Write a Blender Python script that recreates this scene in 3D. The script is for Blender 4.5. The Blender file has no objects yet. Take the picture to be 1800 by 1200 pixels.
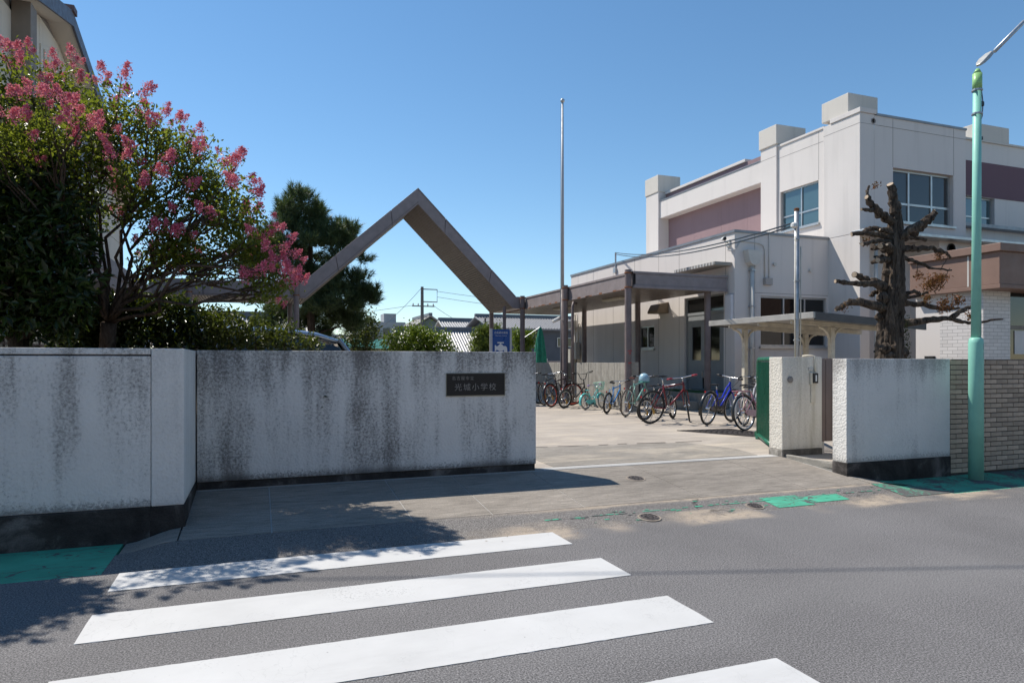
import bpy, bmesh, math, random
import numpy as np
from mathutils import Vector, Matrix

# ------------------------------------------------------------------ camera
scene = bpy.context.scene
col = scene.collection
YAW = 0.357
cam_data = bpy.data.cameras.new('camera')
cam = bpy.data.objects.new('camera', cam_data)
col.objects.link(cam)
cam.location = (0, 0, 1.45)
cam.rotation_euler = (math.radians(90), 0, -YAW)
cam_data.sensor_width = 36
cam_data.lens = 24.0
cam_data.shift_y = 0.0200
cam_data.clip_start = 0.05
cam_data.clip_end = 3000
scene.camera = cam

# ------------------------------------------------------------------ sky, sun, exposure
SUN_DIR = Vector((-0.46, 0.56, 1.0)).normalized()      # towards the sun
elev = math.asin(SUN_DIR.z)
azim = math.atan2(SUN_DIR.x, SUN_DIR.y)
world = bpy.data.worlds.new('World')
scene.world = world
world.use_nodes = True
wn = world.node_tree
wn.nodes.clear()
sky = wn.nodes.new('ShaderNodeTexSky')
sky.sky_type = 'NISHITA'
sky.sun_disc = False
sky.sun_elevation = elev
sky.sun_rotation = azim
sky.altitude = 0
sky.air_density = 1.0
sky.dust_density = 0.0
sky.ozone_density = 3.0
bg = wn.nodes.new('ShaderNodeBackground')
bg.inputs['Strength'].default_value = 0.10
wo = wn.nodes.new('ShaderNodeOutputWorld')
hs = wn.nodes.new('ShaderNodeHueSaturation')
hs.inputs['Saturation'].default_value = 1.12
hs.inputs['Hue'].default_value = 0.494
wn.links.new(sky.outputs[0], hs.inputs['Color'])
wn.links.new(hs.outputs[0], bg.inputs[0])
wn.links.new(bg.outputs[0], wo.inputs[0])

sun_data = bpy.data.lights.new('sun', 'SUN')
sun_data.energy = 4.0
sun_data.angle = math.radians(0.53)
sun_data.color = (1.0, 0.935, 0.84)
sun = bpy.data.objects.new('sun', sun_data)
col.objects.link(sun)
sun.location = (-20, 40, 50)
sun.rotation_euler = (-SUN_DIR).to_track_quat('-Z', 'Y').to_euler()

scene.view_settings.view_transform = 'Standard'
scene.view_settings.look = 'None'
scene.view_settings.exposure = 0.55
scene.view_settings.gamma = 1.0
scene.render.engine = 'CYCLES'
scene.cycles.use_denoising = True
scene.cycles.max_bounces = 6
scene.cycles.diffuse_bounces = 3
scene.cycles.transparent_max_bounces = 8
scene.cycles.caustics_reflective = False
scene.cycles.caustics_refractive = False

# ------------------------------------------------------------------ mesh helpers
ORG = {}

def link(o):
    col.objects.link(o)
    return o

def tag(o, label=None, cat=None, group=None, kind=None):
    if label: o['label'] = label
    if cat: o['category'] = cat
    if group: o['group'] = group
    if kind: o['kind'] = kind
    return o

def thing(name, label, cat, loc=(0, 0, 0), group=None):
    o = bpy.data.objects.new(name, None)
    o.empty_display_size = 0.2
    link(o)
    o.location = loc
    ORG[o] = Vector(loc)
    return tag(o, label, cat, group)

class MB:
    def __init__(self):
        self.v = []; self.f = []
    def add(self, vs, fs):
        n = len(self.v)
        self.v.extend([tuple(p) for p in vs])
        self.f.extend([tuple(i + n for i in f) for f in fs])
        return self
    def box(self, x0, x1, y0, y1, z0, z1):
        x0, x1 = min(x0, x1), max(x0, x1); y0, y1 = min(y0, y1), max(y0, y1); z0, z1 = min(z0, z1), max(z0, z1)
        return self.add([(x0, y0, z0), (x1, y0, z0), (x1, y1, z0), (x0, y1, z0), (x0, y0, z1), (x1, y0, z1), (x1, y1, z1), (x0, y1, z1)],
                        [(3, 2, 1, 0), (4, 5, 6, 7), (0, 1, 5, 4), (1, 2, 6, 5), (2, 3, 7, 6), (3, 0, 4, 7)])
    def bar(self, p0, p1, w, h, up=(0, 0, 1)):
        p0, p1 = Vector(p0), Vector(p1)
        d = (p1 - p0).normalized(); u = Vector(up)
        s = d.cross(u)
        if s.length < 1e-4: s = d.cross(Vector((1, 0, 0)))
        s.normalize(); u = s.cross(d).normalized()
        vs = []
        for p in (p0, p1):
            for a, b in ((-1, -1), (1, -1), (1, 1), (-1, 1)):
                vs.append(p + s * (a * w / 2) + u * (b * h / 2))
        return self.add(vs, [(3, 2, 1, 0), (4, 5, 6, 7), (0, 1, 5, 4), (1, 2, 6, 5), (2, 3, 7, 6), (3, 0, 4, 7)])
    def tube(self, pts, r, n=8, closed=False, caps=True):
        pts = [Vector(p) for p in pts]; m = len(pts)
        rs = list(r) if hasattr(r, '__len__') else [r] * m
        tang = []
        for i in range(m):
            if closed: t = pts[(i + 1) % m] - pts[i - 1]
            elif i == 0: t = pts[1] - pts[0]
            elif i == m - 1: t = pts[-1] - pts[-2]
            else: t = pts[i + 1] - pts[i - 1]
            tang.append(t.normalized() if t.length > 1e-9 else Vector((0, 0, 1)))
        a = Vector((0, 0, 1)) if abs(tang[0].z) < 0.9 else Vector((1, 0, 0))
        u = (a - tang[0] * a.dot(tang[0])).normalized()
        vs = []
        for i in range(m):
            t = tang[i]
            u = u - t * u.dot(t)
            u = u.normalized() if u.length > 1e-6 else t.orthogonal().normalized()
            w = t.cross(u)
            for k in range(n):
                an = 2 * math.pi * k / n
                vs.append(pts[i] + (u * math.cos(an) + w * math.sin(an)) * rs[i])
        fs = []
        for i in range(m if closed else m - 1):
            j = (i + 1) % m
            for k in range(n):
                k2 = (k + 1) % n
                fs.append((i * n + k, i * n + k2, j * n + k2, j * n + k))
        if caps and not closed:
            fs.append(tuple(range(n - 1, -1, -1)))
            fs.append(tuple((m - 1) * n + k for k in range(n)))
        return self.add(vs, fs)
    def lathe(self, prof, c=(0, 0, 0), axis='z', n=16):
        vs = []; c = Vector(c)
        for r, h in prof:
            for k in range(n):
                an = 2 * math.pi * k / n
                p = (r * math.cos(an), r * math.sin(an), h)
                if axis == 'y': p = (p[0], p[2], p[1])
                if axis == 'x': p = (p[2], p[0], p[1])
                vs.append(c + Vector(p))
        fs = []
        for i in range(len(prof) - 1):
            for k in range(n):
                k2 = (k + 1) % n
                fs.append((i * n + k, i * n + k2, (i + 1) * n + k2, (i + 1) * n + k))
        fs.append(tuple(range(n - 1, -1, -1))); fs.append(tuple((len(prof) - 1) * n + k for k in range(n)))
        return self.add(vs, fs)
    def prism(self, poly, ext):
        m = len(poly); e = Vector(ext)
        vs = [Vector(p) for p in poly] + [Vector(p) + e for p in poly]
        fs = [tuple(range(m - 1, -1, -1)), tuple(range(m, 2 * m))]
        for i in range(m):
            j = (i + 1) % m
            fs.append((i, j, m + j, m + i))
        return self.add(vs, fs)
    def quad(self, a, b, c, d):
        return self.add([a, b, c, d], [(0, 1, 2, 3)])
    def build(self, name, mat, parent=None, origin=None, bevel=0, smooth=False, seg=2, fixn=True):
        o = Vector(origin) if origin is not None else (ORG.get(parent, Vector((0, 0, 0))) if parent is not None else Vector((0, 0, 0)))
        me = bpy.data.meshes.new(name)
        me.from_pydata([tuple(Vector(p) - o) for p in self.v], [], self.f)
        if bevel or fixn:
            bm = bmesh.new(); bm.from_mesh(me)
            if fixn: bmesh.ops.recalc_face_normals(bm, faces=bm.faces)
            if bevel:
                ed = [e for e in bm.edges if len(e.link_faces) == 2 and e.calc_face_angle(0) > 0.5]
                bmesh.ops.bevel(bm, geom=ed, offset=bevel, segments=seg, profile=0.5, affect='EDGES', clamp_overlap=True)
            bm.to_mesh(me); bm.free()
        if smooth:
            me.polygons.foreach_set('use_smooth', [True] * len(me.polygons))
        me.materials.append(mat)
        ob = link(bpy.data.objects.new(name, me))
        if parent is not None:
            ob.parent = parent
            ORG[ob] = o
        else:
            ob.location = o
            ORG[ob] = o
        return ob

def fast_mesh(name, verts, tris, mat, parent=None, origin=None, smooth=False, per=3):
    o = np.array(origin if origin is not None else (ORG.get(parent, Vector((0, 0, 0))) if parent is not None else (0, 0, 0)), dtype=np.float64)
    verts = np.asarray(verts, dtype=np.float64) - o
    tris = np.asarray(tris, dtype=np.int32)
    me = bpy.data.meshes.new(name)
    me.vertices.add(len(verts)); me.vertices.foreach_set('co', verts.astype(np.float32).ravel())
    me.loops.add(tris.size); me.loops.foreach_set('vertex_index', tris.ravel())
    me.polygons.add(len(tris))
    me.polygons.foreach_set('loop_start', np.arange(0, tris.size, per, dtype=np.int32))
    me.polygons.foreach_set('loop_total', np.full(len(tris), per, dtype=np.int32))
    if smooth: me.polygons.foreach_set('use_smooth', np.ones(len(tris), dtype=bool))
    me.update(calc_edges=True)
    me.validate()
    me.materials.append(mat)
    ob = link(bpy.data.objects.new(name, me))
    if parent is not None: ob.parent = parent
    else: ob.location = tuple(o)
    ORG[ob] = Vector(tuple(o))
    return ob

def copy_tree(o, parent=None):
    c = o.copy(); link(c)
    if parent is not None: c.parent = parent
    for ch in list(o.children): copy_tree(ch, c)
    return c

# ------------------------------------------------------------------ material helpers
class NT:
    def __init__(self, name):
        self.m = bpy.data.materials.new(name); self.m.use_nodes = True
        self.t = self.m.node_tree
        self.b = self.t.nodes['Principled BSDF']
        self.out = self.t.nodes['Material Output']
        self._co = None
    def n(self, typ, ins=None, **props):
        nd = self.t.nodes.new('ShaderNode' + typ)
        for k, v in props.items(): setattr(nd, k, v)
        for k, v in (ins or {}).items():
            if isinstance(v, bpy.types.NodeSocket): self.t.links.new(v, nd.inputs[k])
            else: nd.inputs[k].default_value = v
        return nd
    def co(self):
        if self._co is None: self._co = self.n('TexCoord').outputs['Object']
        return self._co
    def mapped(self, scale=(1, 1, 1), loc=(0, 0, 0), rot=(0, 0, 0)):
        return self.n('Mapping', {'Vector': self.co(), 'Scale': scale, 'Location': loc, 'Rotation': rot}).outputs[0]
    def noise(self, scale=5, detail=4, rough=0.55, vec=None, dist=0):
        return self.n('TexNoise', {'Vector': vec if vec is not None else self.co(), 'Scale': scale, 'Detail': detail, 'Roughness': rough, 'Distortion': dist}).outputs[0]
    def vor(self, scale=5, vec=None, feature='F1', out=0):
        return self.n('TexVoronoi', {'Vector': vec if vec is not None else self.co(), 'Scale': scale}, feature=feature).outputs[out]
    def ramp(self, fac, stops, interp='LINEAR'):
        r = self.n('ValToRGB', {'Fac': fac}); cr = r.color_ramp; cr.interpolation = interp
        while len(cr.elements) > 1: cr.elements.remove(cr.elements[0])
        for i, (p, c) in enumerate(stops):
            e = cr.elements[0] if i == 0 else cr.elements.new(p)
            e.position = p
            if not hasattr(c, '__len__'): c = (c, c, c)
            e.color = (c[0], c[1], c[2], 1)
        return r.outputs[0]
    def math(self, op, a, b=0.0, c=0.0, clamp=False):
        nd = self.n('Math', {0: a, 1: b, 2: c}, operation=op); nd.use_clamp = clamp
        return nd.outputs[0]
    def mrange(self, v, a, b, c=0.0, d=1.0, smooth=True):
        nd = self.n('MapRange', {0: v, 1: a, 2: b, 3: c, 4: d})
        if smooth: nd.interpolation_type = 'SMOOTHSTEP'
        return nd.outputs[0]
    def mix(self, fac, a, b, blend='MIX'):
        nd = self.n('Mix', None, data_type='RGBA', blend_type=blend)
        for k, v in ((0, fac), (6, a), (7, b)):
            if isinstance(v, bpy.types.NodeSocket): self.t.links.new(v, nd.inputs[k])
            else:
                if k and len(v) == 3: v = (v[0], v[1], v[2], 1)
                nd.inputs[k].default_value = v
        return nd.outputs[2]
    def sep(self):
        return self.n('SeparateXYZ', {0: self.co()}).outputs
    def set(self, **kw):
        for k, v in kw.items():
            s = self.b.inputs[k.replace('_', ' ')]
            if isinstance(v, bpy.types.NodeSocket): self.t.links.new(v, s)
            else:
                if hasattr(v, '__len__') and len(v) == 3 and s.type == 'RGBA': v = (v[0], v[1], v[2], 1)
                s.default_value = v
        return self
    def bump(self, h, strength=0.3, dist=0.01, normal=None):
        ins = {'Height': h, 'Strength': strength, 'Distance': dist}
        if normal is not None: ins['Normal'] = normal
        b = self.n('Bump', ins).outputs[0]
        self.t.links.new(b, self.b.inputs['Normal'])
        return b

def hexc(s):
    c = [int(s[i:i + 2], 16) / 255 for i in (0, 2, 4)]
    return tuple(x / 12.92 if x < 0.04045 else ((x + 0.055) / 1.055) ** 2.4 for x in c)

def simple(name, c, rough=0.6, metal=0.0, var=0.12, vscale=3.0, bump=0.0, bscale=80, bdist=0.003, spec=0.4, coat=0.0):
    t = NT(name)
    if var:
        n1 = t.noise(vscale, 5, 0.6)
        a = tuple(x * (1 - var) for x in c); b = tuple(min(1, x * (1 + var)) for x in c)
        cc = t.ramp(n1, [(0.3, a), (0.7, b)])
        t.set(Base_Color=cc)
        t.set(Roughness=t.mrange(t.noise(vscale * 2.3, 3), 0.3, 0.7, max(0.02, rough - 0.08), min(1, rough + 0.08)))
    else:
        t.set(Base_Color=c, Roughness=rough)
    t.set(Metallic=metal, Specular_IOR_Level=spec, Coat_Weight=coat)
    if bump: t.bump(t.noise(bscale, 3), bump, bdist)
    return t.m

def mat_asphalt(name, c0, sand=True):
    t = NT(name)
    x, y, z = t.sep()
    fine = t.noise(105, 4, 0.8)
    fine2 = t.noise(45, 3, 0.65)
    big = t.noise(0.7, 4, 0.6)
    base = t.ramp(fine, [(0.38, tuple(v * 0.15 for v in c0)), (0.5, c0), (0.60, tuple(v * 2.6 for v in c0))])
    base = t.mix(0.3, base, t.ramp(fine2, [(0.3, tuple(v * 0.6 for v in c0)), (0.7, tuple(v * 1.4 for v in c0))]))
    base = t.mix(0.8, base, t.ramp(big, [(0.3, 0.85), (0.7, 1.12)]), 'MULTIPLY')
    spk = t.vor(48)
    base = t.mix(t.mrange(spk, 0.17, 0.09, 0, 0.5), base, (0.42, 0.40, 0.38))
    for yc, wd in ((3.35, 0.5), (1.75, 0.5), (0.1, 0.5)):
        tr = t.math('MULTIPLY', t.mrange(t.math('ABSOLUTE', t.math('SUBTRACT', y, yc)), wd, 0.05, 0, 0.16), t.mrange(t.noise(0.5, 3), 0.3, 0.6, 0.3, 1.0))
        base = t.mix(tr, base, (0.24, 0.235, 0.23))
    oil = t.math('MULTIPLY', t.mrange(t.vor(0.9), 0.10, 0.02), t.mrange(t.noise(1.7, 3), 0.48, 0.6))
    base = t.mix(t.math('MULTIPLY', oil, 0.45), base, tuple(v * 0.45 for v in c0))
    rep = t.mrange(t.noise(0.33, 2, 0.4, vec=t.mapped((1, 1.6, 1), (4, 1, 0))), 0.52, 0.56, 0, 0.14)
    base = t.mix(rep, base, tuple(v * 0.5 for v in c0))
    # sand washed down from the school yard
    if sand:
        n = t.noise(2.2, 5, 0.62, vec=t.mapped((0.7, 2.2, 1)))
        n2 = t.noise(9, 4, 0.65)
        yy = t.math('ADD', y, t.math('MULTIPLY', t.math('SUBTRACT', n, 0.5), 0.62))
        band = t.math('MULTIPLY', t.mrange(yy, 5.02, 5.28), t.mrange(yy, 5.62, 5.36))
        xm = t.mrange(t.noise(0.95, 2, 0.5, vec=t.mapped((1, 0.1, 1), (1.35, 0, 0))), 0.44, 0.60)
        xr = t.math('MULTIPLY', t.mrange(x, 0.6, 2.0), t.mrange(x, 8.6, 7.2))
        band2 = t.math('MULTIPLY', t.mrange(t.math('ADD', y, t.math('MULTIPLY', t.math('SUBTRACT', n, 0.5), 0.16)), 5.76, 5.82), t.mrange(x, 1.2, 3.2))
        m = t.math('MULTIPLY', t.math('MULTIPLY', band, xm), xr)
        m = t.math('MAXIMUM', m, t.math('MULTIPLY', t.math('MULTIPLY', band2, t.mrange(x, 7.2, 6.6)), 0.8))
        m = t.math('MULTIPLY', m, t.mrange(n2, 0.25, 0.6, 0.35, 1.0))
        base = t.mix(m, base, t.ramp(fine, [(0.3, (0.30, 0.24, 0.18)), (0.7, (0.50, 0.42, 0.33))]))
    cr = t.vor(0.55, vec=t.n('VectorMath', {0: t.co(), 1: t.n('VectorMath', {0: t.n('TexNoise', {'Vector': t.co(), 'Scale': 1.7, 'Detail': 4}).outputs[1], 1: (0.5, 0.5, 0.5)}, operation='MULTIPLY').outputs[0]}, operation='ADD').outputs[0], feature='DISTANCE_TO_EDGE')
    cm = t.math('MULTIPLY', t.mrange(cr, 0.006, 0.002), t.mrange(t.noise(0.8, 2), 0.62, 0.68))
    base = t.mix(t.math('MULTIPLY', cm, 0.6), base, (0.02, 0.02, 0.02))
    t.set(Base_Color=base, Roughness=0.88, Specular_IOR_Level=0.25)
    t.bump(t.math('ADD', fine, t.math('MULTIPLY', fine2, 0.8)), 0.38, 0.005)
    return t.m

def mat_concrete(name, c, dark=None, broom=0.0, sandy=0.0, grime=0.5):
    t = NT(name)
    dark = dark or tuple(v * 0.62 for v in c)
    big = t.noise(0.55, 6, 0.62, dist=0.4)
    med = t.noise(4.0, 5, 0.6, vec=t.mapped((0.5, 1.6, 1)))
    fine = t.noise(110, 4, 0.75)
    base = t.ramp(big, [(0.32, dark), (0.62, c)])
    base = t.mix(grime, base, t.ramp(med, [(0.3, tuple(v * 0.72 for v in c)), (0.65, tuple(min(1, v * 1.15) for v in c))]))
    base = t.mix(0.55, base, t.ramp(fine, [(0.35, 0.5), (0.65, 1.5)]), 'MULTIPLY')
    if sandy:
        s = t.noise(0.9, 5, 0.6, vec=t.mapped((0.5, 1.5, 1), (3, 8, 0)), dist=0.8)
        base = t.mix(t.math('MULTIPLY', t.mrange(s, 0.5, 0.66), sandy), base, (0.52, 0.45, 0.36))
    spots = t.math('MULTIPLY', t.mrange(t.vor(2.6), 0.09, 0.03), t.mrange(t.noise(3.0, 2), 0.5, 0.62))
    base = t.mix(t.math('MULTIPLY', spots, 0.45), base, tuple(v * 0.4 for v in c))
    t.set(Base_Color=base, Roughness=0.9, Specular_IOR_Level=0.2)
    h = fine
    if broom:
        w = t.noise(9, 4, 0.7, vec=t.mapped((0.45, 9, 1)))
        base = t.mix(0.7, base, t.ramp(w, [(0.36, 0.5), (0.6, 1.2)]), 'MULTIPLY')
        t.set(Base_Color=base)
        h = t.math('ADD', t.math('MULTIPLY', w, 2.2 * broom), fine)
    t.bump(h, 0.5, 0.006)
    return t.m

def mat_stucco(name, c=(0.80, 0.765, 0.72), dirt=(0.10, 0.088, 0.080), amount=1.0, seed=0.0, ztop=1.36, warm=None, rel=0.6, cov=0.0, zfoot=0.075, top=0.05, toph=0.75):
    t = NT(name)
    x, y, z = t.sep()
    streak = t.noise(1.0, 4, 0.55, vec=t.mapped((5.5, 5.5, 0.42), (seed, seed * 0.7, seed)))
    patch = t.noise(1.0, 4, 0.55, vec=t.mapped((1.3, 1.3, 0.7), (seed * 2, 3, seed)))
    speck = t.noise(38, 7, 0.8)
    speck2 = t.noise(150, 2, 0.6)
    topg = t.mrange(z, ztop - toph, ztop, 0.0, top)
    dens = t.math('ADD', t.math('MULTIPLY', t.math('SUBTRACT', streak, 0.5), 0.68), t.math('MULTIPLY', t.math('SUBTRACT', patch, 0.5), 0.9))
    dens = t.math('ADD', dens, topg)
    val = t.math('ADD', t.math('ADD', t.math('MULTIPLY', speck, 0.75), t.math('MULTIPLY', speck2, 0.25)), t.math('MULTIPLY', dens, 0.62))
    m = t.mrange(val, 0.50 - cov, 0.70 - cov, 0.0, 0.9 * amount)
    halo = t.mrange(t.math('ADD', t.math('MULTIPLY', speck, 0.3), dens), 0.08 - cov * 2, 0.42 - cov * 2, 0, 0.62 * amount)
    paint = t.ramp(t.noise(1.6, 5, 0.6), [(0.3, tuple(v * 0.88 for v in c)), (0.7, c)])
    if warm:
        wz = t.math('MULTIPLY', t.mrange(t.noise(1.0, 4, 0.6, vec=t.mapped((6, 6, 0.5), (seed, 1, 0))), 0.45, 0.7), 0.6)
        paint = t.mix(wz, paint, warm)
    base = t.mix(halo, paint, tuple(0.5 * a + 0.5 * b for a, b in zip(c, dirt)))
    base = t.mix(m, base, dirt)
    # splash line at the foot of the wall, ragged edge
    foot = t.mrange(t.math('ADD', z, t.math('MULTIPLY', t.math('SUBTRACT', speck, 0.5), 0.42)), zfoot + 0.085, zfoot + 0.0)
    base = t.mix(t.math('MULTIPLY', foot, 0.8 * amount), base, (0.035, 0.032, 0.03))
    t.set(Base_Color=base, Roughness=0.85, Specular_IOR_Level=0.25)
    lump = t.n('TexVoronoi', {'Vector': t.co(), 'Scale': 42.0}, feature='SMOOTH_F1').outputs[0]
    t.bump(t.math('ADD', t.math('MULTIPLY', lump, -1.6), t.math('MULTIPLY', t.noise(70, 3, 0.6), 1.6)), 0.65 * rel, 0.012)
    return t.m

def mat_plinth(name, c=(0.055, 0.05, 0.047)):
    t = NT(name)
    a = t.noise(2.5, 6, 0.65, dist=0.6); b = t.noise(90, 3)
    base = t.ramp(a, [(0.35, tuple(v * 0.45 for v in c)), (0.55, c), (0.72, tuple(v * 3.6 for v in c))])
    t.set(Base_Color=t.mix(0.5, base, t.ramp(b, [(0.3, 0.6), (0.7, 1.4)]), 'MULTIPLY'), Roughness=0.92, Specular_IOR_Level=0.15)
    t.bump(t.math('ADD', a, b), 0.5, 0.01)
    return t.m

def mat_green_paint(name, worn=0.5):
    t = NT(name)
    g = (0.075, 0.38, 0.245)
    fine = t.noise(170, 3, 0.7)
    n = t.noise(1.9, 5, 0.65, dist=0.6); n2 = t.noise(20, 5, 0.7)
    wear = t.mrange(t.math('ADD', t.math('MULTIPLY', n, 0.65), t.math('MULTIPLY', n2, 0.35)), 0.66 - 0.22 * worn, 0.72 - 0.2 * worn)
    ve = t.n('VectorMath', {0: t.mapped((1.0, 2.6, 1)), 1: t.n('VectorMath', {0: t.n('TexNoise', {'Vector': t.co(), 'Scale': 5.0, 'Detail': 4}).outputs[1], 1: (0.35, 0.35, 0)}, operation='MULTIPLY').outputs[0]}, operation='ADD').outputs[0]
    cr = t.vor(2.3, vec=ve, feature='DISTANCE_TO_EDGE')
    crack = t.math('MULTIPLY', t.mrange(cr, 0.022, 0.008), t.mrange(t.noise(1.4, 2), 0.42, 0.52))
    asp = t.ramp(fine, [(0.3, (0.05, 0.05, 0.05)), (0.7, (0.16, 0.155, 0.15))])
    gp = t.ramp(t.noise(3.0, 5, 0.6), [(0.3, tuple(v * 0.75 for v in g)), (0.7, tuple(v * 1.12 for v in g))])
    base = t.mix(t.math('MAXIMUM', wear, crack), gp, asp)
    base = t.mix(0.4, base, t.ramp(fine, [(0.3, 0.75), (0.7, 1.2)]), 'MULTIPLY')
    t.set(Base_Color=base, Roughness=0.8, Specular_IOR_Level=0.3)
    t.bump(fine, 0.4, 0.004)
    return t.m

def mat_white_paint(name):
    t = NT(name)
    n = t.noise(2.0, 5, 0.6); f = t.noise(200, 3, 0.7)
    base = t.ramp(n, [(0.3, (0.50, 0.498, 0.49)), (0.7, (0.56, 0.558, 0.55))])
    ve = t.n('VectorMath', {0: t.mapped((2.2, 1.0, 1)), 1: t.n('VectorMath', {0: t.n('TexNoise', {'Vector': t.co(), 'Scale': 6.0, 'Detail': 5}).outputs[1], 1: (0.4, 0.4, 0)}, operation='MULTIPLY').outputs[0]}, operation='ADD').outputs[0]
    cr = t.vor(7.0, vec=ve, feature='DISTANCE_TO_EDGE')
    crack = t.math('MULTIPLY', t.mrange(cr, 0.022, 0.006), t.mrange(t.noise(2.3, 2), 0.52, 0.6))
    base = t.mix(t.math('MULTIPLY', crack, 0.22), base, (0.3, 0.3, 0.3))
    chip = t.math('MAXIMUM', t.mrange(t.noise(30, 5, 0.75), 0.66, 0.72), t.math('MULTIPLY', t.mrange(t.noise(70, 3, 0.7), 0.56, 0.62), t.mrange(t.noise(1.3, 3), 0.55, 0.7)))
    base = t.mix(t.math('MULTIPLY', chip, 0.6), base, (0.16, 0.16, 0.16))
    base = t.mix(t.mrange(t.noise(1.0, 5, 0.65, vec=t.mapped((0.7, 3.0, 1), (2, 5, 0))), 0.5, 0.75, 0, 0.22), base, (0.30, 0.295, 0.29))
    t.set(Base_Color=base, Roughness=0.75, Specular_IOR_Level=0.3)
    t.bump(f, 0.25, 0.003)
    return t.m

def mat_leaf(name, c0, c1, gloss=0.35, trans=0.35):
    t = NT(name)
    r = t.n('NewGeometry').outputs['Random Per Island']
    base = t.ramp(r, [(0.0, c0), (0.75, c1), (1.0, tuple(min(1, v * 1.35) for v in c1))])
    t.set(Base_Color=base, Roughness=gloss, Specular_IOR_Level=0.45)
    if trans:
        tr = t.n('BsdfTranslucent', {'Color': t.mix(0.35, base, (0.22, 0.30, 0.02))})
        ms = t.n('MixShader', {0: trans, 1: t.b.outputs[0], 2: tr.outputs[0]})
        t.t.links.new(ms.outputs[0], t.out.inputs[0])
    return t.m

def mat_bark(name, c0, c1, scale=1.0):
    t = NT(name)
    v = t.mapped((9 * scale, 9 * scale, 1.6 * scale))
    a = t.noise(1.6, 6, 0.7, vec=v, dist=1.2)
    b = t.noise(40, 4, 0.6)
    base = t.ramp(a, [(0.33, c0), (0.52, tuple(0.5 * (p + q) for p, q in zip(c0, c1))), (0.7, c1)])
    t.set(Base_Color=base, Roughness=0.95, Specular_IOR_Level=0.1)
    t.bump(t.math('ADD', t.math('MULTIPLY', a, 2.0), t.math('MULTIPLY', b, 0.4)), 0.9, 0.03)
    return t.m

def mat_glass(name, c=(0.02, 0.03, 0.035), rough=0.04, ior=1.6):
    t = NT(name)
    n = t.noise(0.9, 2)
    t.set(Base_Color=c, Roughness=rough, IOR=ior, Specular_IOR_Level=0.6)
    t.bump(n, 0.08, 0.02)
    return t.m

def mat_wallpaint(name, c, stain=0.25, bs=60):
    t = NT(name)
    n = t.noise(0.35, 6, 0.62); st = t.noise(1.0, 4, 0.6, vec=t.mapped((3.5, 3.5, 0.25)))
    base = t.ramp(n, [(0.3, tuple(v * 0.92 for v in c)), (0.7, c)])
    base = t.mix(t.mrange(st, 0.5, 0.75, 0, stain), base, tuple(v * 0.6 for v in c))
    t.set(Base_Color=base, Roughness=0.85, Specular_IOR_Level=0.25)
    t.bump(t.noise(bs, 4, 0.6), 0.35, 0.01)
    return t.m

def mat_bricktex(name, c, mortar, sx, sz, axis='x', mort=0.06):
    t = NT(name)
    x, y, z = t.sep()
    v = t.n('CombineXYZ', {0: x if axis == 'x' else y, 1: z, 2: 0.0}).outputs[0]
    b = t.n('TexBrick', {'Vector': v, 'Color1': (*c, 1), 'Color2': (*[q * 0.86 for q in c], 1), 'Mortar': (*mortar, 1), 'Scale': 1.0, 'Mortar Size': mort * sz, 'Brick Width': sx, 'Row Height': sz})
    t.set(Base_Color=b.outputs[0], Roughness=0.5)
    t.bump(b.outputs[1], -0.6, 0.008)
    return t.m

# ------------------------------------------------------------------ materials
A_ROAD = mat_asphalt('asphalt', (0.135, 0.130, 0.130))
A_APRON = mat_asphalt('apron_asphalt', (0.150, 0.140, 0.132))
CONC_RAMP = mat_concrete('ramp_concrete', (0.30, 0.268, 0.232), broom=1.0)
CONC_YARD = mat_concrete('yard_concrete', (0.41, 0.362, 0.312), (0.28, 0.25, 0.218), sandy=0.75)
CONC_RAW = mat_concrete('raw_concrete', (0.30, 0.285, 0.255), grime=0.7)
CONC_PALE = mat_concrete('pale_concrete', (0.46, 0.455, 0.44), grime=0.3)
GREEN = mat_green_paint('green_paint', 0.35)
GREEN_WORN = mat_green_paint('green_paint_worn', 0.85)
WHITE_MARK = mat_white_paint('white_marking')
STUCCO_A = mat_stucco('stucco_street', amount=0.8, seed=2.3, cov=0.022, ztop=1.56, zfoot=0.28)
STUCCO_B = mat_stucco('stucco_gate', amount=0.9, seed=7.7, cov=0.03, top=0.12, toph=0.55)
STUCCO_C = mat_stucco('stucco_side', c=(0.82, 0.80, 0.76), amount=0.55, seed=4.1, ztop=1.49, zfoot=0.25, top=0.26, toph=0.4, cov=-0.05)
STUCCO_D = mat_stucco('stucco_pillar', c=(0.78, 0.74, 0.66), amount=0.25, seed=9.4, warm=(0.42, 0.38, 0.29), rel=0.6)
PLINTH = mat_plinth('plinth_dark')
PLINTH_G = mat_plinth('plinth_grey', (0.16, 0.15, 0.135))
BRICK = simple('brick_tan', (0.50, 0.38, 0.28), 0.75, var=0.22, vscale=7, bump=0.4, bscale=120)
MORTAR = simple('mortar_dark', (0.075, 0.065, 0.058), 0.95, var=0.3, vscale=12, bump=0.4)
WALLWHITE = mat_wallpaint('school_white', (0.69, 0.645, 0.61), 0.22)
WALLWHITE2 = mat_wallpaint('school_block', (0.62, 0.58, 0.525), 0.3)
WALLPINK = mat_wallpaint('school_mauve', (0.30, 0.205, 0.215), 0.15)
WALLPURPLE = mat_wallpaint('school_plum', (0.17, 0.105, 0.125), 0.15)
JOINT = simple('joint_grey', (0.25, 0.23, 0.215), 0.9, var=0.1)
FLASH = simple('flashing_metal', (0.26, 0.27, 0.285), 0.45, 0.5, var=0.15)
ALU = simple('aluminium', (0.50, 0.50, 0.49), 0.4, 0.75, var=0.1)
STEEL = simple('galvanised', (0.42, 0.44, 0.46), 0.42, 0.7, var=0.2, vscale=14)
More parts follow.
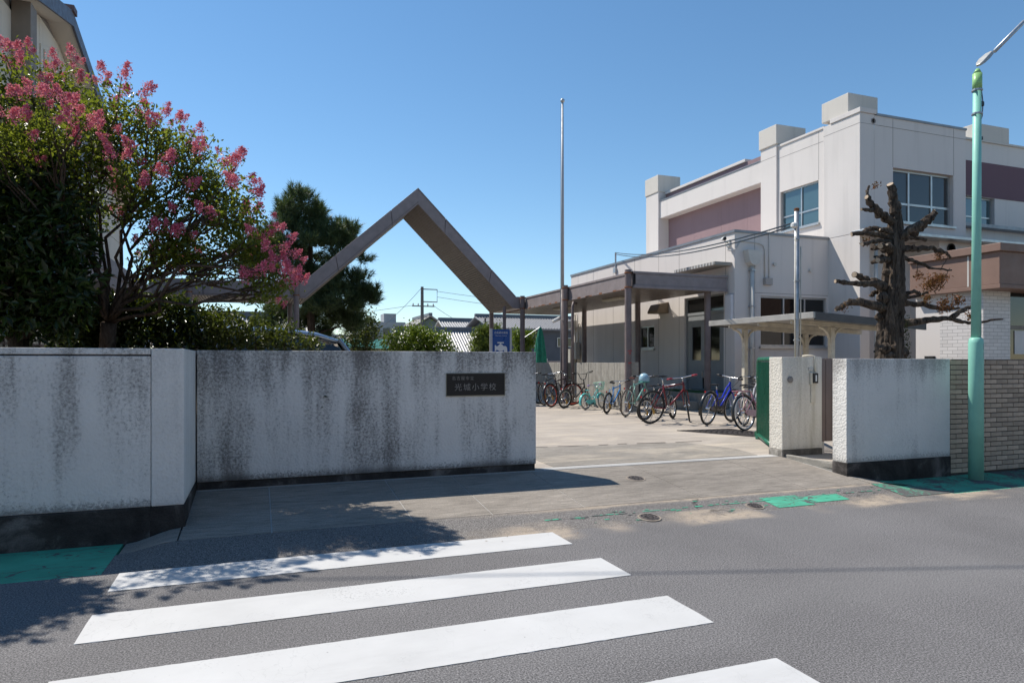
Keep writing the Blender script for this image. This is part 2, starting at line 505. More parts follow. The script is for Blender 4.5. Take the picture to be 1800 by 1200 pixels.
MAUVE = simple('mauve_steel', (0.245, 0.21, 0.21), 0.55, var=0.14, vscale=4, bump=0.1, bscale=60)
MAUVE_D = simple('mauve_column', (0.175, 0.14, 0.138), 0.55, var=0.16, vscale=5)
RUST = simple('rust', (0.20, 0.085, 0.04), 0.9, var=0.4, vscale=20)
SOFFIT = simple('soffit_metal', (0.205, 0.178, 0.158), 0.5, var=0.12)
GLASS = mat_glass('window_glass')
GLASS_B = mat_glass('window_glass_sky_tint', (0.05, 0.095, 0.105), 0.06, 1.9)  # blue base colour stands in for reflected sky
GLASS_D = mat_glass('window_glass_dark', (0.012, 0.012, 0.012), 0.05, 1.5)
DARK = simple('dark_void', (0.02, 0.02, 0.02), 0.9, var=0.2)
BLACKP = simple('black_plastic', (0.018, 0.018, 0.02), 0.4, var=0.1)
RUBBER = simple('tyre_rubber', (0.022, 0.021, 0.021), 0.8, var=0.2, vscale=20)
CHROME = simple('chrome', (0.62, 0.62, 0.62), 0.22, 0.95, var=0.05)
BROWNBOX = simple('brown_panel', (0.215, 0.135, 0.104), 0.6, var=0.1, vscale=2)
TILEWHITE_X = mat_bricktex('white_tile_side', (0.66, 0.63, 0.61), (0.30, 0.28, 0.27), 0.23, 0.075, 'y')
TILEWHITE_Y = mat_bricktex('white_tile_front', (0.66, 0.63, 0.61), (0.30, 0.28, 0.27), 0.23, 0.075, 'x')
MINT = simple('mint_pole_paint', (0.26, 0.58, 0.47), 0.5, var=0.1, vscale=3)
LIME = simple('lime_band', (0.28, 0.52, 0.20), 0.4, var=0.08)
PVC = simple('drain_pvc', (0.55, 0.53, 0.49), 0.5, var=0.1)
CREAM = simple('cream_paint', (0.60, 0.55, 0.45), 0.5, var=0.15, vscale=6)
GATEGREEN = simple('gate_green', (0.012, 0.115, 0.065), 0.35, var=0.15)
GATEBROWN = simple('gate_brown', (0.20, 0.155, 0.14), 0.45, var=0.1)
SOIL = mat_concrete('soil', (0.16, 0.13, 0.095), grime=0.8)

# ------------------------------------------------------------------ ground and road
def sstep(a, b, x):
    t = min(1, max(0, (x - a) / (b - a)))
    return t * t * (3 - 2 * t)

def zf(x, y):
    if y <= 5.35: z = 0.0
    elif y <= 5.85: z = 0.07 * (y - 5.35) / 0.5
    else: z = 0.07 + 0.13 * min(1, (y - 5.85) / 1.45)
    if y < 6.35:
        z *= sstep(-1.0, -0.58, x) * sstep(7.2, 6.52, x)
    return z

def grid(mb, x0, x1, y0, y1, nx, ny, fz, skirt=0.0):
    vs = []; fs = []
    for j in range(ny + 1):
        for i in range(nx + 1):
            x = x0 + (x1 - x0) * i / nx; y = y0 + (y1 - y0) * j / ny
            vs.append((x, y, fz(x, y)))
    w = nx + 1
    for j in range(ny):
        for i in range(nx):
            fs.append((j * w + i, j * w + i + 1, (j + 1) * w + i + 1, (j + 1) * w + i))
    if skirt:
        rim = [i for i in range(w)] + [j * w + nx for j in range(1, ny + 1)] + [ny * w + i for i in range(nx - 1, -1, -1)] + [j * w for j in range(ny - 1, 0, -1)]
        n0 = len(vs)
        for r in rim: vs.append((vs[r][0], vs[r][1], vs[r][2] - skirt))
        m = len(rim)
        for k in range(m):
            k2 = (k + 1) % m
            fs.append((rim[k], n0 + k, n0 + k2, rim[k2]))
    return mb.add(vs, fs)

def struct(ob):
    ob['kind'] = 'structure'; return ob

m = MB(); m.box(-600, 600, -300, 1500, -0.5, -0.06); struct(m.build('ground', SOIL))
m = MB(); grid(m, -60, 80, -14, 5.35, 70, 12, lambda x, y: 0.0, 0.3); ROAD = struct(m.build('road', A_ROAD, fixn=False))
# apron of asphalt between the carriageway and the ramp
m = MB(); grid(m, -1.0, 7.2, 5.3505, 5.848, 60, 8, zf, 0.3); APRON = struct(m.build('apron', A_APRON, fixn=False))
# pavement strips painted green beside the walls
m = MB(); grid(m, -60, -1.002, 5.3505, 6.30, 40, 6, lambda x, y: 0.0, 0.3); PAVE_L = struct(m.build('pavement', GREEN, fixn=False))
m = MB(); grid(m, 7.202, 80, 5.3505, 6.30, 40, 6, lambda x, y: 0.0, 0.3); PAVE_R = struct(m.build('pavement', GREEN_WORN, fixn=False))
# sub-base of the ramp, then the poured panels with open joints
m = MB(); grid(m, -1.0, 7.2, 5.851, 6.38, 40, 6, lambda x, y: zf(x, y) - (0.004 if -0.5 < x < 6.4 else 0.03), 0.3); grid(m, -0.60, 6.56, 6.381, 7.295, 30, 10, lambda x, y: zf(x, y) - 0.004, 0.3)
RAMP = struct(m.build('entrance_ramp', CONC_PALE, fixn=False))
xs = [-0.575, 0.11, 1.27, 2.0, 2.93, 4.25, 5.62, 6.535]
for i in range(len(xs) - 1):
    m = MB(); grid(m, xs[i] + 0.005, xs[i + 1] - 0.005, 5.856, 7.26, 6, 10, zf, 0.03)
    m.build('concrete_panel', CONC_RAMP, RAMP, fixn=False)
m = MB(); grid(m, -0.98, -0.585, 5.856, 6.17, 5, 4, zf, 0.03); m.build('concrete_panel', CONC_RAMP, RAMP, fixn=False)
m = MB(); grid(m, 6.545, 7.19, 5.856, 6.17, 6, 4, zf, 0.03); m.build('concrete_panel', CONC_RAMP, RAMP, fixn=False)
# gate threshold: pale strip, then the yard
m = MB(); m.box(3.1, 6.50, 7.262, 7.42, 0.0, 0.202); struct(m.build('gate_threshold', CONC_PALE, bevel=0.004))
m = MB(); m.box(-40, 3.098, 7.301, 7.42, -0.1, 0.2); m.box(6.502, 60, 7.30, 7.42, -0.1, 0.2); m.box(-40, 60, 7.421, 60, -0.1, 0.2)
m.box(-40, -0.62, 6.41, 7.30, -0.1, 0.2); m.box(6.57, 60, 6.42, 7.299, -0.1, 0.2)
YARD = struct(m.build('yard', CONC_YARD))
# darker resurfaced bays in the yard near the gate
def patch_poly(name, mat, pts, parent, z0=0.2):
    m = MB(); m.prism([(x, y, z0 + 0.0005) for x, y in pts], (0, 0, 0.0035))
    return m.build(name, mat, parent)
patch_poly('worn_bay', mat_concrete('worn_bay', (0.29, 0.265, 0.232), broom=0.4, sandy=0.45), [(3.3, 7.45), (6.3, 7.45), (6.45, 8.1), (6.2, 9.0), (5.0, 9.1), (3.4, 9.3)], YARD)
m = MB(); jr = random.Random(8); pts = [(3.2 + k * 0.16, 9.28 + jr.gauss(0, 0.012) - 0.012 * k) for k in range(22)]
for a, b in zip(pts[:-1], pts[1:]):
    if jr.random() < 0.8: m.bar((a[0], a[1], 0.2055), (b[0], b[1], 0.2055), 0.018 * jr.uniform(0.5, 1.3), 0.003)
m.build('open_joint', DARK, YARD)
# crosswalk bars
for y1, y0 in ((5.325, 4.925), (4.50, 4.065), (3.63, 3.165), (2.68, 2.22), (1.76, 1.31), (0.86, 0.41)):
    xr = 2.352 if y1 > 5 else 2.38
    m = MB(); grid(m, -0.885, xr, y0, y1, 110, 3, lambda x, y: 0.004, 0.003)
    jr = random.Random(int(y1 * 100)); m.v = [(x + (jr.gauss(0, 0.0012) if abs(x + 0.885) < 1e-6 or abs(x - xr) < 1e-6 else 0), y + (jr.gauss(0, 0.0012) if abs(y - y0) < 1e-6 or abs(y - y1) < 1e-6 else 0), z) for x, y, z in m.v]
    m.build('crosswalk_stripe', WHITE_MARK, ROAD, fixn=False)
# remains of green paint on the apron
rnd = random.Random(5)
m = MB(); grid(m, 4.83, 5.30, 5.40, 5.69, 6, 3, lambda x, y: zf(x, y) + 0.004); m.build('green_patch', GREEN, APRON, fixn=False)
m = MB(); grid(m, 5.305, 5.80, 5.45, 5.63, 6, 3, lambda x, y: zf(x, y) + 0.004); m.build('green_patch', GREEN, APRON, fixn=False)
m = MB(); x = 2.4
while x < 6.6:
    L = rnd.uniform(0.03, 0.24); w = rnd.uniform(0.008, 0.026); y = 5.605 + rnd.uniform(-0.008, 0.008) + 0.01 * (x - 4)
    if not (4.8 < x < 5.8): grid(m, x, x + L, y, y + w, 2, 1, lambda x, y: zf(x, y) + 0.004)
    x += L + rnd.uniform(0.0, 0.09)
for k in range(40):
    x = rnd.uniform(2.6, 6.5); y = rnd.uniform(5.4, 5.75); s = rnd.uniform(0.008, 0.03)
    grid(m, x, x + s * 2, y, y + s * 0.6, 1, 1, lambda x, y: zf(x, y) + 0.004)
tag(m.build('green_paint_flakes', GREEN_WORN, APRON, fixn=False), kind='stuff')
m = MB(); grid(m, 6.52, 7.195, 5.38, 5.84, 8, 6, lambda x, y: zf(x, y) + 0.004); m.build('green_patch', GREEN_WORN, APRON, fixn=False)
m = MB()
pts = [(6.75, 5.87), (7.185, 5.87), (7.185, 6.16), (7.05, 6.16), (6.9, 6.05)]
m.add([(a, b, zf(a, b) + 0.008) for a, b in pts], [tuple(range(5))]); m.build('green_patch', GREEN_WORN, RAMP, fixn=False)

# manhole covers
IRON = simple('cast_iron', (0.12, 0.105, 0.10), 0.75, 0.4, var=0.4, vscale=18, bump=0.4)
CONCRING = mat_concrete('manhole_ring', (0.33, 0.28, 0.23))
def manhole(x, y, r, label, tilt=0.0):
    z = zf(x, y)
    t = thing('manhole_cover', label, 'manhole cover', (x, y, z))
    m = MB(); m.lathe([(r * 1.22, -0.05), (r * 1.22, 0.0045), (r * 1.04, 0.006), (r * 1.04, -0.02)], (x, y, z), n=32); o = m.build('collar', CONCRING, t)
    m = MB(); m.lathe([(r, -0.03), (r, 0.006), (r * 0.93, 0.011), (r * 0.88, 0.011), (r * 0.86, 0.005), (r * 0.62, 0.005), (r * 0.6, 0.010), (r * 0.54, 0.010), (r * 0.52, 0.005), (0.001, 0.005)], (x, y, z), n=32)
    for k in range(10):
        a = k * math.pi / 5
        m.bar((x + math.cos(a) * r * 0.62, y + math.sin(a) * r * 0.62, z + 0.007), (x + math.cos(a) * r * 0.86, y + math.sin(a) * r * 0.86, z + 0.007), r * 0.1, 0.007)
        m.bar((x + math.cos(a + .3) * r * 0.1, y + math.sin(a + .3) * r * 0.1, z + 0.007), (x + math.cos(a + .3) * r * 0.5, y + math.sin(a + .3) * r * 0.5, z + 0.007), r * 0.08, 0.007)
    m.build('lid', IRON, t)
    for c in t.children:
        c.rotation_euler.x = tilt
manhole(3.39, 5.46, 0.09, 'dark round iron cover in the gutter beside a sand patch', 0.10)
manhole(4.62, 5.50, 0.075, 'sandy round cover in the asphalt touching the green paint patch', 0.12)
manhole(3.97, 6.68, 0.09, 'round iron cover set in the concrete ramp near the wall shadow', 0.09)

# drain grate in the yard by the pink bicycle
GR = thing('drain_grate', 'grey steel drain grate set in the yard under the pink bicycle', 'drain grate', (7.75, 10.0, 0.2))
m = MB(); 
def gbar(a, b): m.bar((a[0], a[1], 0.206), (b[0], b[1], 0.206), 0.016, 0.012)
A, B, C_, D = Vector((7.14, 10.57)), Vector((8.25, 10.50)), Vector((8.35, 9.15)), Vector((7.82, 9.15))
m0 = MB(); m0.prism([(A.x, A.y, 0.2005), (B.x, B.y, 0.2005), (C_.x, C_.y, 0.2005), (D.x, D.y, 0.2005)], (0, 0, 0.003)); m0.build('sump', DARK, GR)
for k in range(15):
    f = k / 14; gbar(A.lerp(D, f), B.lerp(C_, f))
m.build('bar_set', IRON, GR)
m = MB()
for k in range(9):
    f = k / 8; m.bar((*A.lerp(B, f), 0.21), (*D.lerp(C_, f), 0.21), 0.010, 0.008)
m.build('cross_bar_set', IRON, GR)

# ------------------------------------------------------------------ boundary walls
Y1, Y2 = 6.2, 7.3
W = thing('street_wall', 'long grime-stained white rendered wall with coping groove, along the green pavement', 'wall', (-3.0, Y1, 0))
m = MB(); m.box(-14, -0.809, Y1, Y1 + 0.2, 0.28, 1.497); m.build('body', STUCCO_A, W, bevel=0.006)
m = MB(); m.box(-14, -0.809, Y1 + 0.012, Y1 + 0.19, 1.49, 1.512); m.build('groove', PLINTH, W)
m = MB(); m.box(-14, -0.809, Y1, Y1 + 0.2, 1.51, 1.56); m.build('coping', STUCCO_A, W, bevel=0.006)
m = MB(); m.box(-14, -0.809, Y1 - 0.012, Y1 + 0.2, -0.1, 0.278); m.build('plinth', PLINTH, W, bevel=0.008)
P = thing('wall_pier', 'clean white rendered pier at the end of the street wall, turning in to the gate', 'wall', (-0.68, Y1, 0))
m = MB(); m.box(-0.805, -0.565, Y1 - 0.004, Y2 + 0.18, 0.28, 1.56); m.build('body', mat_stucco('stucco_pier', amount=0.2, seed=5.5, zfoot=0.28, ztop=1.56), P, bevel=0.008)
m = MB(); m.box(-0.815, -0.555, Y1 - 0.014, Y2 + 0.18, -0.1, 0.278); m.build('plinth', PLINTH, P, bevel=0.008)
Gw = thing('gate_wall', 'long white gate wall heavily streaked with black grime, carrying the name plate', 'wall', (1.2, Y2, 0.2))
m = MB(); m.box(-0.552, 3.02, Y2, Y2 + 0.22, 0.275, 1.565); m.build('body', STUCCO_B, Gw, bevel=0.007)
m = MB(); m.box(-0.552, 3.012, Y2 + 0.014, Y2 + 0.21, 0.0, 0.274); m.build('plinth', PLINTH, Gw, bevel=0.006)
# gate pillar, side gate, right-hand wall
Gp = thing('gate_pillar', 'short white rendered gate pillar with rusty streaks and a grey knob', 'pillar', (6.85, 7.22, 0.2))
m = MB(); m.box(6.515, 7.19, 7.22, 7.47, 0.285, 1.515); m.build('body', STUCCO_D, Gp, bevel=0.007)
m = MB(); m.box(6.505, 7.19, 7.212, 7.47, 0.05, 0.283); m.build('plinth', PLINTH_G, Gp, bevel=0.006)
m = MB(); m.lathe([(0.042, 0.0), (0.045, -0.012), (0.03, -0.022), (0.012, -0.026)], (6.64, 7.218, 1.215), 'y', 12); m.build('knob', simple('knob_grey', (0.24, 0.22, 0.2), 0.8), Gp)
Ic = thing('intercom', 'black and cream door intercom with conduit fixed on the gate pillar', 'intercom', (7.03, 7.218, 1.05))
m = MB(); m.box(6.965, 7.075, 7.185, 7.219, 1.14, 1.31); m.build('backplate', CREAM, Ic, bevel=0.006)
m = MB(); m.box(6.995, 7.075, 7.168, 7.1848, 1.165, 1.30); m.build('face', BLACKP, Ic, bevel=0.004)
m = MB(); m.box(7.025, 7.047, 7.163, 7.1676, 1.19, 1.275); m.build('button_label', simple('label_white', (0.7, 0.7, 0.68), 0.4, var=0), Ic)
m = MB(); m.box(6.985, 7.06, 7.20, 7.219, 0.90, 1.139); m.build('lower_cover', CREAM, Ic, bevel=0.005)
m = MB(); m.tube([(7.055, 7.21, 1.31), (7.055, 7.21, 1.53), (7.02, 7.26, 1.54), (6.95, 7.33, 1.53)], 0.012, 8); m.build('conduit', CREAM, Ic, smooth=True)
m = MB(); m.box(6.955, 7.03, 7.208, 7.219, 1.335, 1.375); m.build('bracket', ALU, Ic, bevel=0.003)
Sg = thing('side_gate', 'narrow brown metal wicket of upright slats between pillar and white wall', 'gate', (7.3, 7.3, 0.2))
for k in range(7):
    x = 7.215 + k * 0.115
    m = MB(); m.box(x, x + 0.108, 7.29, 7.325, 0.36, 1.50); m.build('slat', GATEBROWN, Sg, bevel=0.006)
m = MB(); m.box(7.197, 7.208, 7.29, 7.33, 0.2, 1.51); m.build('post', GATEBROWN, Sg)
m = MB(); m.box(7.2, 8.05, 7.327, 7.36, 0.45, 0.50); m.box(7.2, 8.05, 7.327, 7.36, 1.36, 1.41); m.build('rail', GATEBROWN, Sg)
m = MB(); m.box(7.21, 7.29, 7.285, 7.335, 0.2, 0.359); m.build('foot_post', PVC, Sg)
Bw = thing('side_wall', 'plain white rendered wall with a black plinth next to the brick wall', 'wall', (7.4, Y1, 0))
m = MB(); m.box(6.55, 8.27, Y1, Y1 + 0.215, 0.25, 1.49); m.build('body', STUCCO_C, Bw, bevel=0.006)
m = MB(); m.box(6.545, 8.275, Y1 - 0.01, Y1 + 0.215, -0.1, 0.248); m.build('plinth', PLINTH, Bw, bevel=0.006)
m = MB(); m.box(6.56, 7.28, 6.416, 6.60, 0.15, 0.215); m.build('step', CONC_RAW, Bw, bevel=0.01)
# path edge between pillar and wall
m = MB(); m.prism([(6.57, 6.42, 0.1), (6.54, 7.2, 0.1), (6.59, 7.2, 0.1), (6.62, 6.42, 0.1)], (0, 0, 0.13)); struct(m.build('kerb', CONC_RAW, bevel=0.012))
# brick wall
Bk = thing('brick_wall', 'tan brick wall with dark recessed joints behind the mint green pole', 'wall', (9.0, Y1, 0))
m = MB(); m.box(8.278, 16.0, Y1 + 0.012, Y1 + 0.15, -0.1, 1.476); m.build('mortar_core', MORTAR, Bk)
BL, BH, JT = 0.205, 0.0535, 0.0095
base_me = None; variants = []
rnd = random.Random(11)
for v in range(4):
    t_ = simple('brick_tan_%d' % v, tuple(c * (0.86 + 0.1 * v) for c in (0.50, 0.38, 0.28)), 0.75, var=0.2, vscale=7, bump=0.4, bscale=120)
    m = MB(); m.box(0, BL, 0, 0.05, 0, BH); ob = m.build('brick', t_, Bk, origin=(0, 0, 0), bevel=0.003, seg=1)
    variants.append(ob.data); bpy.data.objects.remove(ob)
half = []
for v in range(2):
    m = MB(); m.box(0, BL * 0.46, 0, 0.05, 0, BH); ob = m.build('brick', BRICK, Bk, origin=(0, 0, 0), bevel=0.003, seg=1); half.append(ob.data); bpy.data.objects.remove(ob)
rows = 23; nb = 0; rest = MB()
for r in range(rows):
    z = 0.0 + r * (BH + JT) + 0.032
    x = 8.281
    if r % 2:
        ob = link(bpy.data.objects.new('brick', half[r % 4 // 2])); ob.parent = Bk; ob.location = (x - 9.0, rnd.uniform(-0.002, 0.002), z); x += BL * 0.46 + JT
    while x < 16.0 - BL:
        if x < 10.35:
            ob = link(bpy.data.objects.new('brick', variants[rnd.randrange(4)])); ob.parent = Bk
            ob.location = (x - 9.0, rnd.uniform(-0.003, 0.003), z)
            nb += 1
        else:
            rest.box(x, x + BL, Y1, Y1 + 0.05, z, z + BH)
        x += BL + JT
tag(rest.build('brick_course', BRICK, Bk), kind='stuff')
m = MB(); m.box(8.279, 16.0, Y1 - 0.004, Y1 + 0.16, 1.477, 1.487); m.build('cap', simple('brick_cap', (0.30, 0.25, 0.21), 0.8), Bk)

# ------------------------------------------------------------------ school buildings
def wall_face(mb, axis, c, u0, u1, z0, z1, ops, depth):
    """sheet at x=c (axis 'x', u=y) or y=c (axis 'y', u=x) with openings and jambs of the given depth"""
    us = sorted({u0, u1, *[o[0] for o in ops], *[o[1] for o in ops]}); zs = sorted({z0, z1, *[o[2] for o in ops], *[o[3] for o in ops]})
    P = (lambda u, z, d=0: (c + d, u, z)) if axis == 'x' else (lambda u, z, d=0: (u, c + d, z))
    for i in range(len(us) - 1):
        for j in range(len(zs) - 1):
            cu, cz = (us[i] + us[i + 1]) / 2, (zs[j] + zs[j + 1]) / 2
            if any(o[0] < cu < o[1] and o[2] < cz < o[3] for o in ops): continue
            mb.quad(P(us[i], zs[j]), P(us[i + 1], zs[j]), P(us[i + 1], zs[j + 1]), P(us[i], zs[j + 1]))
    for a, b, p, q in ops:
        for (s, t) in (((a, p), (b, p)), ((b, p), (b, q)), ((b, q), (a, q)), ((a, q), (a, p))):
            mb.quad(P(*s), P(*t), P(*t, depth), P(*s, depth))

def window(parent, axis, c, u0, u1, z0, z1, cols, bars=(), glass=GLASS, depth=0.12, fr=0.045, sill=True, name='window', frame_mat=None, back=True):
    """frame with panes set 'depth' behind the wall plane c; depth positive goes to +axis"""
    fm = frame_mat or ALU
    m = MB()
    def bx(a, b, p, q, d0, d1):
        if axis == 'x': m.box(c + d0, c + d1, a, b, p, q)
        else: m.box(a, b, c + d0, c + d1, p, q)
    d0, d1 = depth - 0.05, depth + 0.01
    us = [u0 + (u1 - u0) * k for k in cols]
    bx(u0, u1, z0, z0 + fr, d0, d1); bx(u0, u1, z1 - fr, z1, d0, d1)
    for k, u in enumerate([u0 + fr / 2] + us + [u1 - fr / 2]):
        bx(u - fr / 2, u + fr / 2, z0 + fr, z1 - fr, d0 + 0.002, d1 - 0.002)
    for zb in bars: bx(u0 + fr, u1 - fr, z0 + (z1 - z0) * zb - fr / 2, z0 + (z1 - z0) * zb + fr / 2, d0 + 0.006, d1 - 0.006)
    w = m.build(name, fm, parent)
    edges = [u0 + fr] + us + [u1 - fr]; zb = [z0 + fr] + [z0 + (z1 - z0) * b for b in bars] + [z1 - fr]
    for i in range(len(edges) - 1):
        for j in range(len(zb) - 1):
            p = MB(); o = 0.004 * ((i + j) % 2)
            a, b, e, f = edges[i], edges[i + 1], zb[j], zb[j + 1]
            if axis == 'x': p.box(c + depth - 0.02 + o, c + depth - 0.012 + o, a, b, e, f)
            else: p.box(a, b, c + depth - 0.02 + o, c + depth - 0.012 + o, e, f)
            p.build('pane', glass, w)
    if sill:
        m = MB(); s = -1 if depth > 0 else 1
        if axis == 'x': m.box(c + s * 0.06, c + depth - 0.051, u0 - 0.05, u1 + 0.05, z0 - 0.06, z0 - 0.002)
        else: m.box(u0 - 0.05, u1 + 0.05, c + s * 0.06, c + depth - 0.051, z0 - 0.06, z0 - 0.002)
        m.build('sill', fm, w)
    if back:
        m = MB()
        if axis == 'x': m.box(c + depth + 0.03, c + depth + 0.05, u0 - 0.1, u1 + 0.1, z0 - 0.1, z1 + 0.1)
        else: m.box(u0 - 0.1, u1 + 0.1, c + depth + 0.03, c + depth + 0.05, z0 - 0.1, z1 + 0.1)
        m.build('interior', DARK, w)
    return w

def strips(parent, mat, boxes, name='panel_joint'):
    for b in boxes:
        m = MB(); m.box(*b); m.build(name, mat, parent)

XM, YM, XB, YB, GZ = 14.86, 13.63, 11.7, 14.7, 0.2
S = thing('school_block', 'two storey off-white school block with mauve panels and roof-top piers', 'building', (17.0, 14.0, GZ))
# piers and bays of the face towards the yard
m = MB(); m.box(XM, XM + 0.5, YM, 14.88, 4.86, 8.02); m.box(XM, XM + 0.34, YM, 14.88, GZ, 4.859); m.build('corner_pier', WALLWHITE, S, bevel=0.015)
m = MB(); m.box(XM - 0.03, XM + 0.55, YM - 0.03, 14.62, 8.021, 8.15); m.build('corner_coping', WALLWHITE, S, bevel=0.01)
m = MB(); wall_face(m, 'x', XM + 0.06, 14.88, 16.72, 4.0, 8.0, [(15.11, 16.62, 5.40, 6.61)], 0.2); m.build('window_bay', WALLWHITE, S)
m = MB(); m.box(XM + 0.03, XM + 0.4, 14.885, 16.715, 8.001, 8.06); m.build('coping', WALLWHITE, S)
window(S, 'x', XM + 0.06, 15.11, 16.62, 5.40, 6.61, [0.48], [0.36], glass=GLASS_B)
m = MB(); m.box(XM, XM + 0.6, 16.72, 17.42, 4.0, 8.10); m.build('pier', WALLWHITE, S, bevel=0.012)
m = MB(); m.box(XM - 0.04, XM + 1.1, 16.68, 17.46, 8.101, 8.70); m.build('roof_pier_block', WALLWHITE2, S, bevel=0.015)
m = MB(); m.box(XM + 0.02, XM + 0.7, 17.42, 23.2, 7.10, 7.77); m.build('white_band', WALLWHITE, S, bevel=0.01)
m = MB(); m.box(XM, XM + 0.3, 17.42, 23.2, 7.771, 7.80); m.build('band_flashing', FLASH, S)
for a, b in ((17.425, 18.55), (18.556, 19.9), (19.906, 21.5), (21.506, 23.2)):
    m = MB(); m.box(XM + 0.42, XM + 0.7, a, b, 4.0, 7.099); m.build('mauve_panel', WALLPINK, S)
m = MB(); m.box(XM + 0.30, XM + 0.6, 17.42, 23.2, 7.801, 8.06); m.build('mauve_parapet', WALLPINK, S)
m = MB(); m.box(XM + 0.24, XM + 0.64, 18.45, 23.2, 8.061, 8.16); m.build('parapet_cap', WALLWHITE, S, bevel=0.01)
m = MB(); m.box(XM - 0.05, XM + 0.9, 23.2, 24.11, 4.0, 8.15); m.build('end_pier', WALLWHITE, S, bevel=0.012)
m = MB(); m.box(XM - 0.08, XM + 0.95, 23.17, 24.14, 8.151, 8.82); m.build('roof_pier_block', WALLWHITE2, S, bevel=0.015)
m = MB(); m.box(XM + 0.04, XM + 1.1, 14.05, 14.98, 8.151, 8.70); m.build('roof_pier_block', WALLWHITE2, S, bevel=0.015)
# street face
m = MB(); wall_face(m, 'y', YM + 0.004, XM + 0.5, 18.81, 4.86, 8.0, [(16.03, 18.32, 5.24, 6.68)], 0.22); wall_face(m, 'x', 18.81, YM + 0.004, 15.3, 4.86, 8.0, [], 0)
m.quad((XM, YM + 0.004, 4.86), (18.81, YM + 0.004, 4.86), (18.81, 14.4, 4.86), (XM, 14.4, 4.86)); m.build('upper_wall', WALLWHITE, S)
m = MB(); m.box(XM + 0.56, 18.83, YM - 0.02, YM + 0.3, 8.001, 8.06); m.build('coping', FLASH, S)
m = MB(); m.box(17.3, 18.3, YM + 0.1, YM + 0.4, 8.061, 8.11); m.build('vent_cap', WALLWHITE2, S)
window(S, 'y', YM + 0.004, 16.03, 18.32, 5.24, 6.68, [0.31, 0.69], [0.36], glass=mat_glass('street_window', (0.045, 0.045, 0.045), 0.05, 1.55), depth=0.16, fr=0.06)
strips(S, JOINT, [(XM + 0.01, 18.80, YM - 0.001, YM + 0.003, 7.742, 7.752), (16.02, 16.03, YM + 0.0005, YM + 0.0035, 6.68, 7.99), (18.32, 18.33, YM + 0.0005, YM + 0.0035, 6.68, 7.99), (XM - 0.0025, XM + 0.01, YM + 0.01, 14.87, 7.742, 7.752),
    (XM + 0.0575, XM + 0.0615, 14.89, 16.71, 7.65, 7.66), (XM + 0.0575, XM + 0.0615, 15.10, 15.11, 6.62, 7.99), (XM - 0.0025, XM + 0.0, 16.73, 17.41, 7.742, 7.752)])
m = MB(); m.lathe([(0.075, 0.0), (0.075, -0.02), (0.055, -0.02), (0.055, -0.004)], (15.32, YM + 0.004, 7.84), 'y', 16); m.build('round_vent', JOINT, S)
# recessed ground floor
m = MB(); m.quad((XM + 0.3, 14.4, GZ), (17.6, 14.4, GZ), (17.6, 14.4, 4.86), (XM + 0.3, 14.4, 4.86)); m.build('lower_wall', WALLWHITE, S)
m = MB(); m.box(17.6, 24, 13.5, 14.6, GZ, 4.85); m.build('lower_wing', WALLWHITE, S)
m = MB(); m.box(14.55, 24.5, 13.15, 13.6295, 4.78, 4.86); m.build('ledge', ALU, S, bevel=0.006)
m = MB(); m.tube([(15.33, 13.55, 4.78), (15.33, 13.55, GZ)], 0.045, 10); m.build('downpipe', PVC, S, smooth=True)
for z in (1.7, 3.0, 4.2):
    m = MB(); m.box(15.25, 15.41, 13.49, 13.56, z, z + 0.05); m.build('pipe_clip', DARK, S)
m = MB(); m.lathe([(0.15, 0.0), (0.15, -0.03), (0.12, -0.03), (0.12, 0.0)], (18.03, 13.49, 4.58), 'y', 20); m.build('round_grille', DARK, S)
# set-back part to the right
m = MB(); wall_face(m, 'y', 15.0, 18.81, 30, 4.86, 8.38, [(19.6, 22.0, 5.76, 6.64)], 0.2); m.quad((18.81, 15, 4.86), (30, 15, 4.86), (30, 13.5, 4.86), (18.81, 13.5, 4.86)); m.build('setback_wall', WALLWHITE, S)
m = MB(); m.box(18.82, 19.59, 14.985, 14.998, 6.64, 7.74); m.box(19.59, 30, 14.985, 14.998, 6.65, 7.74); m.build('plum_band', WALLPURPLE, S)
window(S, 'y', 15.0, 19.6, 22.0, 5.76, 6.64, [0.35, 0.7], [0.3], glass=GLASS_B, depth=0.15)
m = MB(); m.box(18.82, 30, 14.7, 14.984, 5.62, 5.72); m.build('ledge', FLASH, S)
m = MB(); m.box(18.82, 30, 14.95, 15.3, 8.381, 8.44); m.build('coping', WALLWHITE2, S)
m = MB(); m.box(21.15, 22.65, 14.98, 15.9, 8.441, 8.95); m.build('roof_pier_block', WALLWHITE2, S, bevel=0.015)
m = MB(); m.box(XM + 0.7, 30, 15.31, 24.0, 4.0, 7.7); m.box(XM + 0.7, 18.80, YM + 0.35, 15.30, 7.6, 7.8); m.build('roof_mass', FLASH, S)

# low block with the yard door
L = thing('low_school_block', 'single storey off-white school block with a grey double door to the yard', 'building', (13.2, 19.5, GZ))
m = MB()
wall_face(m, 'x', XB, YB, 24.63, GZ, 4.84, [(15.15, 16.94, 0.66, 3.30), (18.56, 19.49, 1.88, 2.60)], 0.16)
wall_face(m, 'y', YB, XB, XM, GZ, 4.84, [(12.54, 14.80, 1.87, 3.21)], 0.14)
m.quad((XB, 24.63, GZ), (XM, 24.63, GZ), (XM, 24.63, 4.84), (XB, 24.63, 4.84)); m.quad((XB, YB, 4.80), (XM, YB, 4.80), (XM, 24.63, 4.80), (XB, 24.63, 4.80))
m.build('wall', WALLWHITE, L)
m = MB(); m.box(XB - 0.03, XB + 0.2, YB - 0.03, 24.66, 4.841, 4.91); m.box(XB + 0.201, XM - 0.005, YB - 0.03, YB + 0.2, 4.841, 4.91); m.build('flashing', FLASH, L)
